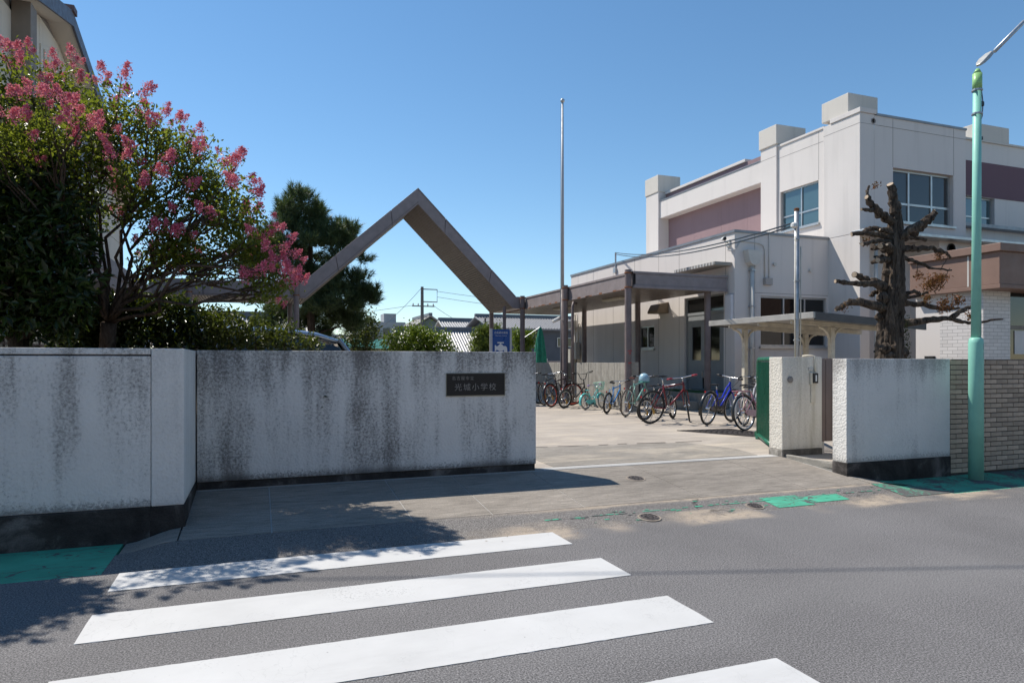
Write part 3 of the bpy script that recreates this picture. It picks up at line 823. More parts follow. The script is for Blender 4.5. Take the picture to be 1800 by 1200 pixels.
strips(L, JOINT, [(XB - 0.0025, XB + 0.002, y, y + 0.012, 0.22, 4.83) for y in (15.06, 17.2, 18.3, 19.75, 21.2, 22.7, 24.0)] + [(12.34, 12.352, YB - 0.0025, YB + 0.002, 0.22, 4.83)] + [(12.34, 14.85, YB - 0.0025, YB + 0.002, 3.28, 3.292)])
window(L, 'y', YB, 12.54, 14.80, 1.87, 3.21, [0.36, 0.68], glass=GLASS_D, depth=0.1)
window(L, 'x', XB, 18.56, 19.49, 1.88, 2.60, [0.5], glass=GLASS_D, depth=0.1)
# double door
DOORP = simple('door_grey', (0.26, 0.275, 0.285), 0.45, var=0.1)
m = MB(); m.box(XB + 0.06, XB + 0.14, 15.15, 15.21, 0.66, 3.30); m.box(XB + 0.06, XB + 0.14, 16.88, 16.94, 0.66, 3.30); m.box(XB + 0.062, XB + 0.138, 15.21, 16.88, 2.78, 2.86); m.box(XB + 0.062, XB + 0.138, 15.21, 16.88, 3.25, 3.30); m.box(XB + 0.064, XB + 0.136, 16.02, 16.07, 2.86, 3.25)
m.build('door_frame', DOORP, L)
for a, b in ((15.21, 16.02), (16.07, 16.88)):
    m = MB(); m.box(XB + 0.09, XB + 0.10, a, b, 2.86, 3.25); m.build('transom_pane', GLASS_D, L)
for a, b, h in ((15.215, 16.04, 15.97), (16.05, 16.875, 16.12)):
    m = MB(); wall_face(m, 'x', XB + 0.075, a, b, 0.68, 2.775, [(a + 0.2, b - 0.2, 1.5, 2.45)], 0.03); d = m.build('door', DOORP, L)
    m = MB(); m.box(XB + 0.10, XB + 0.108, a + 0.19, b - 0.19, 1.49, 2.46); m.build('pane', GLASS_D, d)
    m = MB(); m.tube([(XB + 0.07, h, 1.18), (XB + 0.02, h, 1.18), (XB + 0.02, h, 1.02), (XB + 0.07, h, 1.02)], 0.012, 8); m.build('handle', CHROME, d)
    m = MB(); m.box(XB + 0.055, XB + 0.074, h - 0.03, h + 0.03, 0.7, 1.0); m.build('lock_plate', DARK, d)
m = MB(); m.box(XB + 0.105, XB + 0.107, 16.62, 16.69, 1.5, 2.1); m.build('blue_notice', simple('blue_sticker', (0.05, 0.22, 0.5), 0.5, var=0), L)
m = MB(); m.box(XB + 0.3, XB + 0.34, 15.0, 17.1, 0.4, 3.4); m.build('interior', DARK, L)
# stoop with steps and green mat
m = MB(); m.box(10.75, XB - 0.002, 14.9, 17.4, GZ, 0.64); m.box(10.42, 10.749, 14.95, 17.35, GZ, 0.43); m.build('stoop', CONC_RAW, L, bevel=0.012)
MATG = simple('green_mat', (0.018, 0.085, 0.018), 0.95, var=0.3, vscale=30, bump=0.5)
mt = MB(); mt.box(10.82, XB - 0.1, 15.0, 17.2, 0.641, 0.66); tag(mt.build('door_mat', MATG, origin=(11, 16, 0.641)), 'dark green mat lying on the stoop before the double door', 'mat')
mt = MB(); mt.box(9.2, 9.8, 17.0, 18.6, 0.2005, 0.215); tag(mt.build('door_mat', simple('light_green_mat', (0.12, 0.30, 0.06), 0.95, var=0.3, vscale=30), origin=(9.5, 17.8, 0.2005)), 'bright green turf mat on the ground behind the mint bicycle', 'mat')
# door awning, vent hood, rain head, conduits, camera
m = MB(); m.box(11.15, XB - 0.002, 14.80, 16.65, 3.98, 4.07); m.build('concrete_awning', CONC_RAW, L, bevel=0.01)
for k in range(14):
    y = 14.84 + k * 0.13
    m = MB(); m.box(11.14, 11.1495, y, y + 0.07, 3.985, 4.065); m.build('drip_mark', CONC_PALE, L)
m = MB(); m.prism([(XB - 0.003, 17.75, 3.27), (XB - 0.30, 17.75, 3.20), (XB - 0.42, 17.75, 2.98), (XB - 0.40, 17.75, 2.93), (XB - 0.003, 17.75, 2.93)], (0, 0.55, 0)); m.build('vent_hood', simple('hood_brown', (0.20, 0.15, 0.10), 0.5, var=0.15), L, bevel=0.01)
m = MB(); m.prism([(11.96, YB - 0.003, 4.38), (12.44, YB - 0.003, 4.38), (12.36, YB - 0.003, 4.06), (12.25, YB - 0.003, 3.98), (12.14, YB - 0.003, 3.98), (12.04, YB - 0.003, 4.06)], (0, -0.2, 0)); m.build('rain_head', PVC, L, bevel=0.008)
m = MB(); m.tube([(12.195, YB - 0.09, 3.98), (12.195, YB - 0.09, GZ)], 0.055, 12); m.build('downpipe', PVC, L, smooth=True)
for z in (0.9, 1.8, 2.9, 3.85):
    m = MB(); m.box(12.13, 12.27, YB - 0.15, YB - 0.002, z, z + 0.03); m.build('pipe_clip', STEEL, L)
m = MB(); m.tube([(11.85, YB - 0.02, 4.62), (12.45, YB - 0.02, 4.60), (12.60, YB - 0.02, 4.55), (12.66, YB - 0.02, 4.42), (12.66, YB - 0.02, 3.70)], 0.014, 8); m.tube([(12.80, YB - 0.02, 3.68), (12.80, YB - 0.02, 5.0)], 0.012, 8); m.build('conduit', PVC, L, smooth=True)
m = MB(); m.box(12.62, 12.86, YB - 0.1, YB - 0.002, 3.50, 3.68); m.build('junction_box', simple('jbox', (0.38, 0.35, 0.33), 0.6), L, bevel=0.006)
for x, z in ((12.97, 4.06), (14.2, 3.95)):
    m = MB(); m.lathe([(0.03, 0), (0.05, -0.04), (0.05, -0.07), (0.02, -0.07)], (x, YB - 0.002, z), 'y', 12); m.build('wall_cap', PVC, L)
CAMW = simple('camera_white', (0.7, 0.69, 0.66), 0.4, var=0.05)
Cm = thing('security_camera', 'white security camera on the corner of the low school block', 'camera', (11.6, 14.95, 4.55))
m = MB(); m.box(11.66, 11.698, 14.86, 15.0, 4.50, 4.68); m.build('mount', CAMW, Cm, bevel=0.005)
m = MB(); m.tube([(11.66, 14.93, 4.6), (11.55, 14.9, 4.62), (11.5, 14.86, 4.66)], 0.02, 8); m.build('bracket', CAMW, Cm, smooth=True)
m = MB(); m.tube([(11.56, 15.0, 4.70), (11.40, 14.72, 4.66)], 0.05, 12); m.build('body', CAMW, Cm, smooth=True)
m = MB(); m.tube([(11.398, 14.716, 4.6595), (11.385, 14.694, 4.656)], 0.045, 12); m.build('lens', BLACKP, Cm)
m = MB(); m.tube([(11.60, 14.9, 4.55), (11.58, 14.82, 4.38), (11.64, 14.72, 4.34), (11.74, 14.67, 4.42), (11.85, 14.67, 4.60)], 0.012, 6); m.build('cable', PVC, Cm, smooth=True)
Sl = thing('wall_sign_box', 'blank white upright sign box beside the canopy column and door', 'sign', (11.55, 14.9, 2.5))
m = MB(); m.box(11.60, 11.697, 14.73, 14.98, 2.40, 3.22); m.build('box', simple('signbox_white', (0.62, 0.62, 0.64), 0.4, var=0.06), Sl, bevel=0.012)
m = MB(); m.box(11.597, 11.5999, 14.76, 14.95, 2.44, 3.18); m.build('face', simple('signbox_face', (0.66, 0.66, 0.68), 0.4, var=0.04), Sl)
# meters and pipework at the far end of the low block
for y, r, z1 in ((24.35, 0.03, 3.3), (24.12, 0.022, 3.3), (23.85, 0.03, 2.9), (23.55, 0.018, 3.2)):
    m = MB(); m.tube([(XB - 0.06, y, GZ), (XB - 0.06, y, z1), (XB - 0.02, y, z1 + 0.04)], r, 8); m.build('service_pipe', CREAM, L, smooth=True)
for y0_, y1_, z0_, z1_ in ((23.62, 24.05, 1.55, 2.2), (24.12, 24.55, 0.75, 1.95), (23.9, 24.5, 2.75, 3.05)):
    m = MB(); m.box(XB - 0.28, XB - 0.1, y0_, y1_, z0_, z1_); m.build('meter_box', simple('meter_cream%d' % int(z0_ * 100), (0.42, 0.40, 0.36), 0.6, var=0.15), L, bevel=0.01)
Cm2 = thing('security_camera', 'small white floodlight camera fixed on the walkway column beside the flag pole', 'camera', (8.6, 18.9, 2.7))
m = MB(); m.tube([(8.63, 18.78, 2.72), (8.50, 18.74, 2.74)], 0.02, 8); m.build('bracket', CAMW, Cm2)
m = MB(); m.tube([(8.52, 18.78, 2.76), (8.28, 18.66, 2.66)], [0.06, 0.05], 10); m.build('body', CAMW, Cm2, smooth=True)
# aerial post on the roof edge with wires
m = MB(); m.tube([(11.68, 21.0, 4.7), (11.68, 21.0, 5.25)], 0.03, 8); m.box(11.62, 11.72, 20.93, 21.07, 4.55, 4.72); tag(m.build('wire_bracket', STEEL, origin=(11.68, 21, 4.55)), 'small steel wire bracket standing on the low block roof edge', 'bracket')

# entrance with brown fascia at the right
E_ = thing('brown_entrance', 'entrance porch with a deep brown fascia over white tile and dark glass', 'building', (16.0, 10.5, GZ))
m = MB(); m.box(13.92, 22, 9.39, 11.4, 3.012, 3.67); m.build('fascia', BROWNBOX, E_, bevel=0.01)
m = MB(); m.box(13.86, 22, 9.33, 11.4, 3.671, 3.83); m.build('fascia_cap', BROWNBOX, E_, bevel=0.01)
m = MB(); m.box(13.90, 22, 9.37, 11.4, 2.93, 3.011); m.build('fascia_skirt', BROWNBOX, E_, bevel=0.006)
m = MB(); m.box(13.915, 13.919, 10.02, 10.055, 3.02, 3.66); m.build('fascia_joint', PVC, E_)
m = MB(); m.box(14.08, 14.9, 9.84, 10.79, GZ, 2.929); m.build('tile_pier', TILEWHITE_X, E_)
m = MB(); m.box(14.082, 14.9, 9.832, 9.8395, GZ, 2.929); m.build('tile_front', TILEWHITE_Y, E_)
m = MB(); m.box(14.085, 22, 10.792, 11.38, GZ, 2.929); m.build('wing_wall', WALLWHITE, E_)
m = MB(); m.box(14.0, 14.08, 10.9, 11.1, 1.42, 1.58); m.build('meter_box', DARK, E_)
m = MB()
for x in (14.902, 15.78, 16.66, 17.54): m.box(x, x + 0.08, 9.94, 10.0, GZ, 2.929)
for z in (0.5, 1.0, 2.15): m.box(14.983, 17.54, 9.945, 9.995, z, z + 0.08)
m.build('glazing_frame', simple('bronze_frame', (0.16, 0.13, 0.11), 0.5, var=0.1), E_)
for x0, x1 in ((14.983, 15.78), (15.861, 16.66), (16.741, 17.54)):
    for z0, z1 in ((GZ, 0.5), (0.58, 1.0), (1.08, 2.15), (2.23, 2.92)):
        m = MB(); m.box(x0, x1, 9.965, 9.972, z0, z1); m.build('pane', GLASS_D, E_)
m = MB(); m.box(14.95, 20, 10.2, 10.25, GZ, 2.92); m.build('interior', DARK, E_)
m = MB(); m.box(15.22, 15.54, 9.952, 9.957, 1.62, 2.12); tag(m.build('notice_sheet', simple('paper', (0.62, 0.6, 0.58), 0.7, var=0.1), origin=(15.38, 9.955, 1.62)), 'white paper notice hanging inside the dark entrance glazing', 'notice')

# ------------------------------------------------------------------ covered walkway with the peaked gate roof
C = thing('covered_walkway', 'mauve steel covered walkway rising to a steep peak over the gateway', 'canopy', (5.0, 22.4, GZ))
yF, yBk = 22.4, 24.9
outer = [(-2.97, 3.93), (1.30, 3.93), (5.02, 7.25), (8.50, 3.76)]
inner = [(-2.97, 3.45), (1.42, 3.45), (5.02, 6.70), (8.40, 3.32)]
# roof body (slightly inside the fascias)
for i in range(3):
    a, b = outer[i], outer[i + 1]; c, d = inner[i], inner[i + 1]
    e = 0.03
    m = MB(); m.prism([(a[0], yF + 0.06, a[1] - e), (b[0], yF + 0.06, b[1] - e), (d[0], yF + 0.06, d[1] + e), (c[0], yF + 0.06, c[1] + e)], (0, yBk - yF - 0.12, 0)); m.build('roof_body', MAUVE, C)
def fascia(seg, cuts, y0, y1):
    a, b = outer[seg], outer[seg + 1]; c, d = inner[seg], inner[seg + 1]
    L2 = lambda p, q, t: (p[0] + (q[0] - p[0]) * t, p[1] + (q[1] - p[1]) * t)
    cs = [0] + cuts + [1]
    for k in range(len(cs) - 1):
        t0, t1 = cs[k] + (0.0022 if k else 0), cs[k + 1] - (0.0022 if k < len(cs) - 2 else 0)
        p = [L2(a, b, t0), L2(a, b, t1), L2(c, d, t1), L2(c, d, t0)]
        m = MB(); m.prism([(q[0], y0, q[1]) for q in p], (0, y1 - y0, 0)); m.build('fascia_panel', MAUVE, C, bevel=0.006)
        # thin lip along the edge
        if y0 == yF:
            o = 0.86 if seg != 0 else 0.9
            q0 = (p[0][0] + (p[3][0] - p[0][0]) * o, p[0][1] + (p[3][1] - p[0][1]) * o); q1 = (p[1][0] + (p[2][0] - p[1][0]) * o, p[1][1] + (p[2][1] - p[1][1]) * o)
            if seg == 2: q0 = (p[0][0] + (p[3][0] - p[0][0]) * 0.1, p[0][1] + (p[3][1] - p[0][1]) * 0.1); q1 = (p[1][0] + (p[2][0] - p[1][0]) * 0.1, p[1][1] + (p[2][1] - p[1][1]) * 0.1)
            m = MB(); m.bar((q0[0], y0 - 0.006, q0[1]), (q1[0], y0 - 0.006, q1[1]), 0.012, 0.02); m.build('fascia_lip', MAUVE_D, C)
for y0, y1 in ((yF, yF + 0.05), (yBk - 0.05, yBk)):
    fascia(0, [0.33, 0.66], y0, y1); fascia(1, [0.28, 0.76], y0, y1); fascia(2, [0.27, 0.74], y0, y1)
# ribbed soffits
def soffit(seg, step=0.085):
    c, d = Vector(inner[seg]), Vector(inner[seg + 1]); n = int((d - c).length / step); m = MB()
    t = (d - c).normalized(); nn = Vector((-t[1], t[0]))
    if nn[1] > 0: nn = -nn
    for k in range(n):
        p = c + (d - c) * ((k + 0.5) / n) + nn * -0.012
        m.bar((p[0], yF + 0.055, p[1]), (p[0], yBk - 0.055, p[1]), 0.05, 0.035, up=(nn[0], 0, nn[1]))
    m.build('ribbed_soffit', SOFFIT, C)
for i in range(3): soffit(i)
# link roof along the low block
m = MB(); m.box(8.42, 8.79, yF + 0.02, yBk - 0.02, 3.33, 3.74); m.build('roof_body', MAUVE, C)
ZT, ZB = 3.72, 3.30
m = MB(); m.box(8.87, 11.30, 14.97, 24.83, ZB + 0.03, ZT - 0.05); m.build('roof_body', MAUVE, C)
for a, b in ((14.92, 16.9), (16.906, 18.62), (18.626, 20.5), (20.506, 22.3)):
    m = MB(); m.box(8.82, 8.87, a, b, ZB + 0.06, ZT - 0.06); m.build('fascia_panel', MAUVE, C, bevel=0.006)
    m = MB(); m.box(8.80, 8.869, a, b, ZT - 0.058, ZT); m.build('fascia_cap', MAUVE, C, bevel=0.004)
    m = MB(); m.box(8.805, 8.89, a, b, ZB, ZB + 0.058); m.build('fascia_lip', MAUVE, C, bevel=0.004)
m = MB(); m.box(8.82, 11.62, 14.92, 14.968, ZB + 0.08, ZT - 0.06); m.build('fascia_panel', MAUVE, C, bevel=0.006)
m = MB(); m.box(8.80, 11.64, 14.90, 14.968, ZT - 0.058, ZT); m.build('fascia_cap', MAUVE, C, bevel=0.004)
m = MB(); m.box(8.82, 11.64, 14.905, 14.968, ZB, ZB + 0.078); m.build('fascia_lip', MAUVE, C, bevel=0.004)
m = MB()
for k in range(28):
    x = 8.89 + k * 0.086
    m.box(x, x + 0.05, 14.98, 24.8, ZB + 0.005, ZB + 0.031)
m.build('ribbed_soffit', simple('link_soffit', (0.20, 0.165, 0.145), 0.35, var=0.15), C)
rr = random.Random(3); m = MB()
for k in range(26):
    y = rr.uniform(15.2, 24.4); w = rr.uniform(0.04, 0.25)
    m.box(8.8035, 8.8045, y, y + w, ZB + 0.001, ZB + rr.uniform(0.015, 0.05))
tag(m.build('rust_stain', RUST, C), kind='stuff')
def column(x, y, top, r=0.085, collar=True):
    m = MB(); m.lathe([(r, GZ), (r, top)], (x, y, 0), n=14); o = m.build('column', MAUVE_D, C, smooth=False)
    if collar:
        for z in (top - 0.10, top - 0.46):
            q = MB(); q.lathe([(r + 0.004, z), (r + 0.012, z + 0.01), (r + 0.012, z + 0.03), (r + 0.004, z + 0.04)], (x, y, 0), n=14); q.build('collar', RUST, o)
for y in (15.02, 18.75, 22.3): column(8.71, y, 3.76)
for y in (15.2, 18.75, 22.5): column(11.22, y, 3.31, collar=False)
column(8.47, 24.98, 3.5, collar=False); column(8.15, 22.62, 3.4, 0.06, collar=False)
column(1.14, 22.32, 3.97); column(1.05, 24.6, 3.46, collar=False); column(-1.9, 22.32, 3.97); column(-1.9, 24.6, 3.46, collar=False)
REDM = simple('red_chalk', (0.45, 0.05, 0.05), 0.9, var=0.3, vscale=40)
for z, w in ((1.72, 0.11), (1.66, 0.06), (1.42, 0.09)):
    q = MB(); q.bar((8.71 - w / 2, 15.02 - 0.0865, z), (8.71 + w / 2, 15.02 - 0.0865, z + 0.015), 0.004, 0.022); q.build('red_mark', REDM, C)
m = MB(); m.tube([(8.95, 18.5, 3.2), (8.84, 18.45, 3.22), (8.80, 18.43, 3.1), (8.80, 18.43, GZ)], 0.045, 10); m.build('drain_pipe', MAUVE_D, C, smooth=True)
for y in (17.0, 20.6):
    m = MB(); m.box(9.6, 9.85, y, y + 1.1, ZB - 0.06, ZB - 0.001); m.build('light_fitting', simple('fitting_cream%d' % y, (0.5, 0.46, 0.38), 0.5), C, bevel=0.01)

# low board-marked concrete wall under the walkway
BWm = mat_concrete('board_concrete', (0.34, 0.32, 0.285), grime=0.8)
Lw = thing('low_concrete_wall', 'low board-marked concrete wall behind the bicycles under the walkway', 'wall', (8.95, 18, GZ))
yy = 15.25
while yy < 26:
    if not (18.55 < yy < 18.95):
        m = MB(); o = rnd.uniform(-0.006, 0.006); m.box(8.86 + o, 9.03, yy, yy + 0.148, GZ, 1.43 + rnd.uniform(-.002, .002)); m.build('board_panel', BWm, Lw, bevel=0.004, seg=1)
    yy += 0.15
m = MB(); m.box(8.84, 9.05, 15.08, 15.249, GZ, 1.44); m.build('end_post', BWm, Lw, bevel=0.008)

# flag pole beside the walkway column
Fp = thing('flag_pole', 'tall thin silver flag pole beside the walkway column', 'flag pole', (8.71, 18.95, GZ))
m = MB(); m.tube([(8.71, 18.95, GZ), (8.71, 18.95, 3.66)], 0.065, 12); m.build('lower_shaft', MAUVE_D, Fp, smooth=True)
m = MB(); m.tube([(8.71, 18.95, 3.66), (8.71, 18.95, 6.5), (8.71, 18.95, 9.35)], [0.05, 0.045, 0.03], 12); m.build('shaft', simple('pole_grey', (0.40, 0.40, 0.41), 0.55, 0.2, var=0.08), Fp, smooth=True)
m = MB(); m.lathe([(0.01, 9.34), (0.06, 9.36), (0.07, 9.42), (0.02, 9.47)], (8.71, 18.95, 0), n=12); m.build('finial', STEEL, Fp, smooth=True)
m = MB(); m.tube([(8.65, 18.95, 9.3), (8.642, 18.95, 6), (8.64, 18.95, 1.4)], 0.006, 5); m.build('halyard', STEEL, Fp)
m = MB(); m.lathe([(0.14, GZ), (0.14, GZ + 0.03), (0.08, GZ + 0.05)], (8.71, 18.95, 0), n=12); m.build('base', STEEL, Fp)

# ------------------------------------------------------------------ bicycle shelter
Sh = thing('bike_shelter', 'cream steel bicycle shelter with a flat grey metal roof', 'shelter', (11.3, 11.7, GZ))
def sz(x): return 2.30 - (x - 9.85) * 0.05
ROOFG = simple('shelter_roof', (0.40, 0.39, 0.37), 0.5, 0.3, var=0.15)
ROOFD = simple('shelter_edge', (0.085, 0.085, 0.088), 0.55, 0.1, var=0.15)
m = MB(); m.prism([(9.9, 10.15, sz(9.9) + 0.01), (12.75, 10.15, sz(12.75) + 0.01), (12.75, 10.15, sz(12.75) + 0.06), (9.9, 10.15, sz(9.9) + 0.06)], (0, 3.1, 0)); m.build('roof_sheet', ROOFG, Sh)
m = MB(); m.box(9.85, 9.899, 10.1, 13.3, sz(9.85) - 0.02, sz(9.85) + 0.10); m.build('edge_beam', ROOFG, Sh, bevel=0.006)
m = MB(); m.prism([(9.90, 10.1, sz(9.9) - 0.05), (12.8, 10.1, sz(12.8) - 0.05), (12.8, 10.1, sz(12.8) + 0.095), (9.90, 10.1, sz(9.9) + 0.105)], (0, 0.045, 0)); m.build('front_beam', ROOFD, Sh, bevel=0.005)
m = MB(); m.prism([(9.90, 13.26, sz(9.9) - 0.015), (12.8, 13.26, sz(12.8) - 0.02), (12.8, 13.26, sz(12.8) + 0.085), (9.90, 13.26, sz(9.9) + 0.095)], (0, 0.045, 0)); m.build('rear_beam', ROOFD, Sh, bevel=0.005)
for y in (10.75, 11.7, 12.65):
    m = MB(); m.bar((9.92, y, sz(9.92) - 0.04), (12.78, y, sz(12.78) - 0.04), 0.06, 0.09); m.build('purlin', CREAM, Sh)
for x, y in ((10.35, 12.65), (10.95, 10.75), (12.1, 12.65)):
    m = MB(); m.box(x - 0.05, x + 0.05, y - 0.05, y + 0.05, GZ, sz(x) - 0.085); p = m.build('post', CREAM, Sh, bevel=0.008)
    for s in (-1, 1):
        q = MB(); pts = [(x + s * (0.05 + 0.28 * (1 - math.cos(a))), y, sz(x) - 0.40 + 0.31 * math.sin(a)) for a in [k * math.pi / 10 for k in range(6)]]
        q.tube(pts, 0.028, 6); q.build('curved_brace', CREAM, p)
# steel service pole behind the gate pillar
Sp = thing('service_pole', 'slim galvanised service pole with conduit behind the gate pillar', 'pole', (7.25, 7.75, GZ))
m = MB(); m.tube([(7.25, 7.75, GZ), (7.25, 7.75, 3.62)], 0.034, 10); m.build('shaft', STEEL, Sp, smooth=True)
m = MB(); m.tube([(7.205, 7.73, 1.2), (7.20, 7.73, 2.2), (7.205, 7.73, 3.25)], 0.009, 6); m.tube([(7.29, 7.72, 1.2), (7.295, 7.72, 3.1)], 0.009, 6); m.build('conduit', CREAM, Sp, smooth=True)
for z in (1.75, 2.05, 2.6, 3.2):
    m = MB(); m.lathe([(0.037, z), (0.045, z + 0.004), (0.045, z + 0.02), (0.037, z + 0.024)], (7.25, 7.75, 0), n=10); m.build('clamp', STEEL, Sp)
m = MB(); m.lathe([(0.02, 3.36), (0.05, 3.38), (0.05, 3.42), (0.03, 3.44)], (7.19, 7.73, 0), n=10); m.build('insulator', CAMW, Sp)
m = MB(); m.lathe([(0.036, 3.61), (0.038, 3.65), (0.01, 3.66)], (7.25, 7.75, 0), n=10); m.build('cap', RUST, Sp)
def wire(p, q, sag, r=0.008, n=14):
    p, q = Vector(p), Vector(q)
    return [p.lerp(q, k / n) - Vector((0, 0, sag * 4 * (k / n) * (1 - k / n))) for k in range(n + 1)]
m = MB(); m.tube(wire((7.19, 7.73, 3.40), (11.68, 21.0, 5.2), 0.25), 0.012, 6); m.tube(wire((7.19, 7.73, 3.44), (11.68, 21.0, 5.25), 0.22), 0.012, 6)
tag(m.build('service_wire', BLACKP, origin=(7.19, 7.73, 3.4)), 'twin black service wires from the slim pole to the low block roof', 'wire')

# ------------------------------------------------------------------ large hall at the left
Hh = thing('school_hall', 'tall cream panelled school hall with a low gable roof behind the pink tree', 'building', (-8, 17, GZ))
HX = -4.45
HW = mat_wallpaint('hall_panel', (0.70, 0.64, 0.55), 0.2)
rid, rz = 18.2, 9.15
y0h, y1h = 12.9, 26.8
eav = lambda y: rz - 0.27 * abs(y - rid)
m = MB(); m.prism([(HX, y0h, GZ), (HX, y0h, eav(y0h)), (HX, rid, rz), (HX, y1h, eav(y1h)), (HX, y1h, GZ)], (-16, 0, 0)); m.build('wall', JOINT, Hh)
# cladding panels, with open joints, on the face towards the gate
PANW = 1.5; ph = 0.9
yv = y0h
k = 0
while yv < y1h - 0.1:
    ye = min(yv + PANW, y1h); z = 3.7
    while z < 9.2:
        ztop0 = min(z + ph, eav(yv + 0.01)); ztop1 = min(z + ph, eav(ye - 0.01))
        if min(ztop0, ztop1) > z + 0.02:
            m = MB(); m.prism([(HX + 0.001, yv + 0.01, z + 0.01), (HX + 0.001, ye - 0.01, z + 0.01), (HX + 0.001, ye - 0.01, ztop1 - 0.008), (HX + 0.001, yv + 0.01, ztop0 - 0.008)], (0.03, 0, 0)); m.build('cladding_panel', HW, Hh)
        z += ph
    yv = ye
m = MB()
for s, ya, yb in ((-1, y0h - 0.5, rid), (1, rid, y1h + 0.5)):
    za, zb = eav(ya), eav(yb)
    m.prism([(HX + 0.45, ya, za + 0.04), (HX + 0.45, yb, zb + 0.04), (HX + 0.45, yb, zb + 0.24), (HX + 0.45, ya, za + 0.24)], (-17, 0, 0))
m.build('roof', HW, Hh)
for ya, yb in ((y0h - 0.5, rid), (rid, y1h + 0.5)):
    m = MB(); za, zb = eav(ya), eav(yb)
    m.prism([(HX + 0.451, ya, za + 0.0), (HX + 0.451, yb, zb + 0.0), (HX + 0.451, yb, zb + 0.34), (HX + 0.451, ya, za + 0.30)], (0.05, 0, 0)); m.build('rake_fascia', simple('rake_slate', (0.10, 0.10, 0.125), 0.5, var=0.1), Hh)
m = MB(); m.box(HX - 17, HX + 0.54, rid - 0.15, rid + 0.15, rz + 0.28, rz + 0.42); m.build('ridge_cap', simple('ridge_red', (0.11, 0.07, 0.07), 0.6), Hh)
m = MB(); m.box(HX + 0.032, HX + 0.35, 15.6, 16.0, 3.7, 8.4); m.build('pilaster', simple('pilaster_brown', (0.24, 0.20, 0.165), 0.7), Hh, bevel=0.01)
m = MB()
for k in range(12): m.box(HX + 0.032, HX + 0.09, 16.1 + k * 0.3, 16.25 + k * 0.3, 3.7, 8.3)
m.build('ribbed_cladding', HW, Hh)
m = MB(); m.box(HX + 0.30, HX + 0.42, 16.9, 20.5, 5.6, 7.35); m.build('screen', simple('screen_grey', (0.20, 0.19, 0.20), 0.6), Hh)
m = MB(); m.box(HX + 0.28, HX + 0.46, 16.84, 16.899, 5.55, 7.42); m.box(HX + 0.28, HX + 0.46, 16.9, 20.5, 7.351, 7.42); m.build('screen_frame', ALU, Hh)
m = MB(); m.bar((HX + 0.05, 16.6, 7.0), (HX + 0.05, 16.9, 7.0), 0.1, 0.08); m.lathe([(0.05, 0), (0.28, 0.2), (0.3, 0.28), (0.02, 0.3)], (HX + 0.09, 16.55, 6.6), 'x', 14); m.build('horn_speaker', simple('horn_grey', (0.22, 0.25, 0.26), 0.5), Hh)
# porch roof along the hall
m = MB(); m.box(HX + 0.032, -2.95, 12.0, 22.25, 3.10, 3.45); m.build('porch_roof', SOFFIT, Hh, bevel=0.01)
m = MB(); m.box(-2.949, -2.88, 11.45, 22.3, 3.02, 3.62); m.build('porch_fascia', MAUVE, Hh, bevel=0.008)
m = MB(); m.box(-2.879, -2.86, 11.45, 22.3, 3.28, 3.32); m.build('porch_fascia_lip', MAUVE_D, Hh)
m = MB(); m.box(HX + 0.001, HX + 0.05, y0h + 0.01, 22.2, GZ, 3.09); m.build('porch_wall', simple('porch_cream', (0.42, 0.36, 0.25), 0.7, var=0.12), Hh)
for yv in (14.4, 16.6, 18.8):
    window(Hh, 'x', HX + 0.05, yv, yv + 1.7, 0.9, 2.7, [0.33, 0.66], [0.25, 0.5, 0.75], glass=mat_glass('porch_glass%d' % yv, (0.16, 0.14, 0.11), 0.2), depth=0.06, frame_mat=simple('frame_brown%d' % yv, (0.10, 0.05, 0.035), 0.6), back=False, sill=False)

# ------------------------------------------------------------------ lettering helper
def text_mesh(name, body, size, mat, extrude=0.002, align='CENTER'):
    cu = bpy.data.curves.new(name, 'FONT'); cu.body = body; cu.size = size; cu.extrude = extrude; cu.align_x = align; cu.align_y = 'CENTER'; cu.resolution_u = 2
    tmp = link(bpy.data.objects.new(name + '_tmp', cu))
    dg = bpy.context.evaluated_depsgraph_get(); dg.update()
    me = bpy.data.meshes.new_from_object(tmp.evaluated_get(dg))
    bpy.data.objects.remove(tmp); bpy.data.curves.remove(cu)
    me.name = name; me.materials.clear(); me.materials.append(mat)
    return link(bpy.data.objects.new(name, me))

def text_on(parent, body, size, mat, world_loc, rotz=0.0, sx=1.0, name='lettering'):
    o = text_mesh(name, body, size, mat)
    o.parent = parent
    o.location = Vector(world_loc) - ORG[parent]
    o.rotation_euler = (math.radians(90), 0, rotz); o.scale = (sx, 1, 1)
    return o

# name plate on the gate wall
Np = thing('name_plate', 'black stone name plate with pale engraved characters on the gate wall', 'name plate', (2.29, Y2 - 0.001, 1.08))
m = MB(); m.box(1.952, 2.628, Y2 - 0.018, Y2 - 0.001, 1.08, 1.32); m.build('slab', simple('black_granite', (0.012, 0.013, 0.014), 0.35, var=0.3, vscale=120), Np, bevel=0.003)
m = MB(); m.box(1.945, 2.635, Y2 - 0.012, Y2 - 0.0005, 1.070, 1.0795); m.box(1.945, 1.9515, Y2 - 0.012, Y2 - 0.0005, 1.08, 1.325); m.box(2.6285, 2.635, Y2 - 0.012, Y2 - 0.0005, 1.08, 1.325); m.box(1.952, 2.628, Y2 - 0.012, Y2 - 0.0005, 1.3205, 1.3275); m.build('rim', simple('plate_rim', (0.30, 0.27, 0.2), 0.6), Np)
ENGR = simple('engraving', (0.25, 0.23, 0.21), 0.8, var=0.35, vscale=30)
chars = '名古屋市立'
for k, ch in enumerate(chars): text_on(Np, ch, 0.046, ENGR, (2.032 + 0.052 * k, Y2 - 0.0185, 1.268))
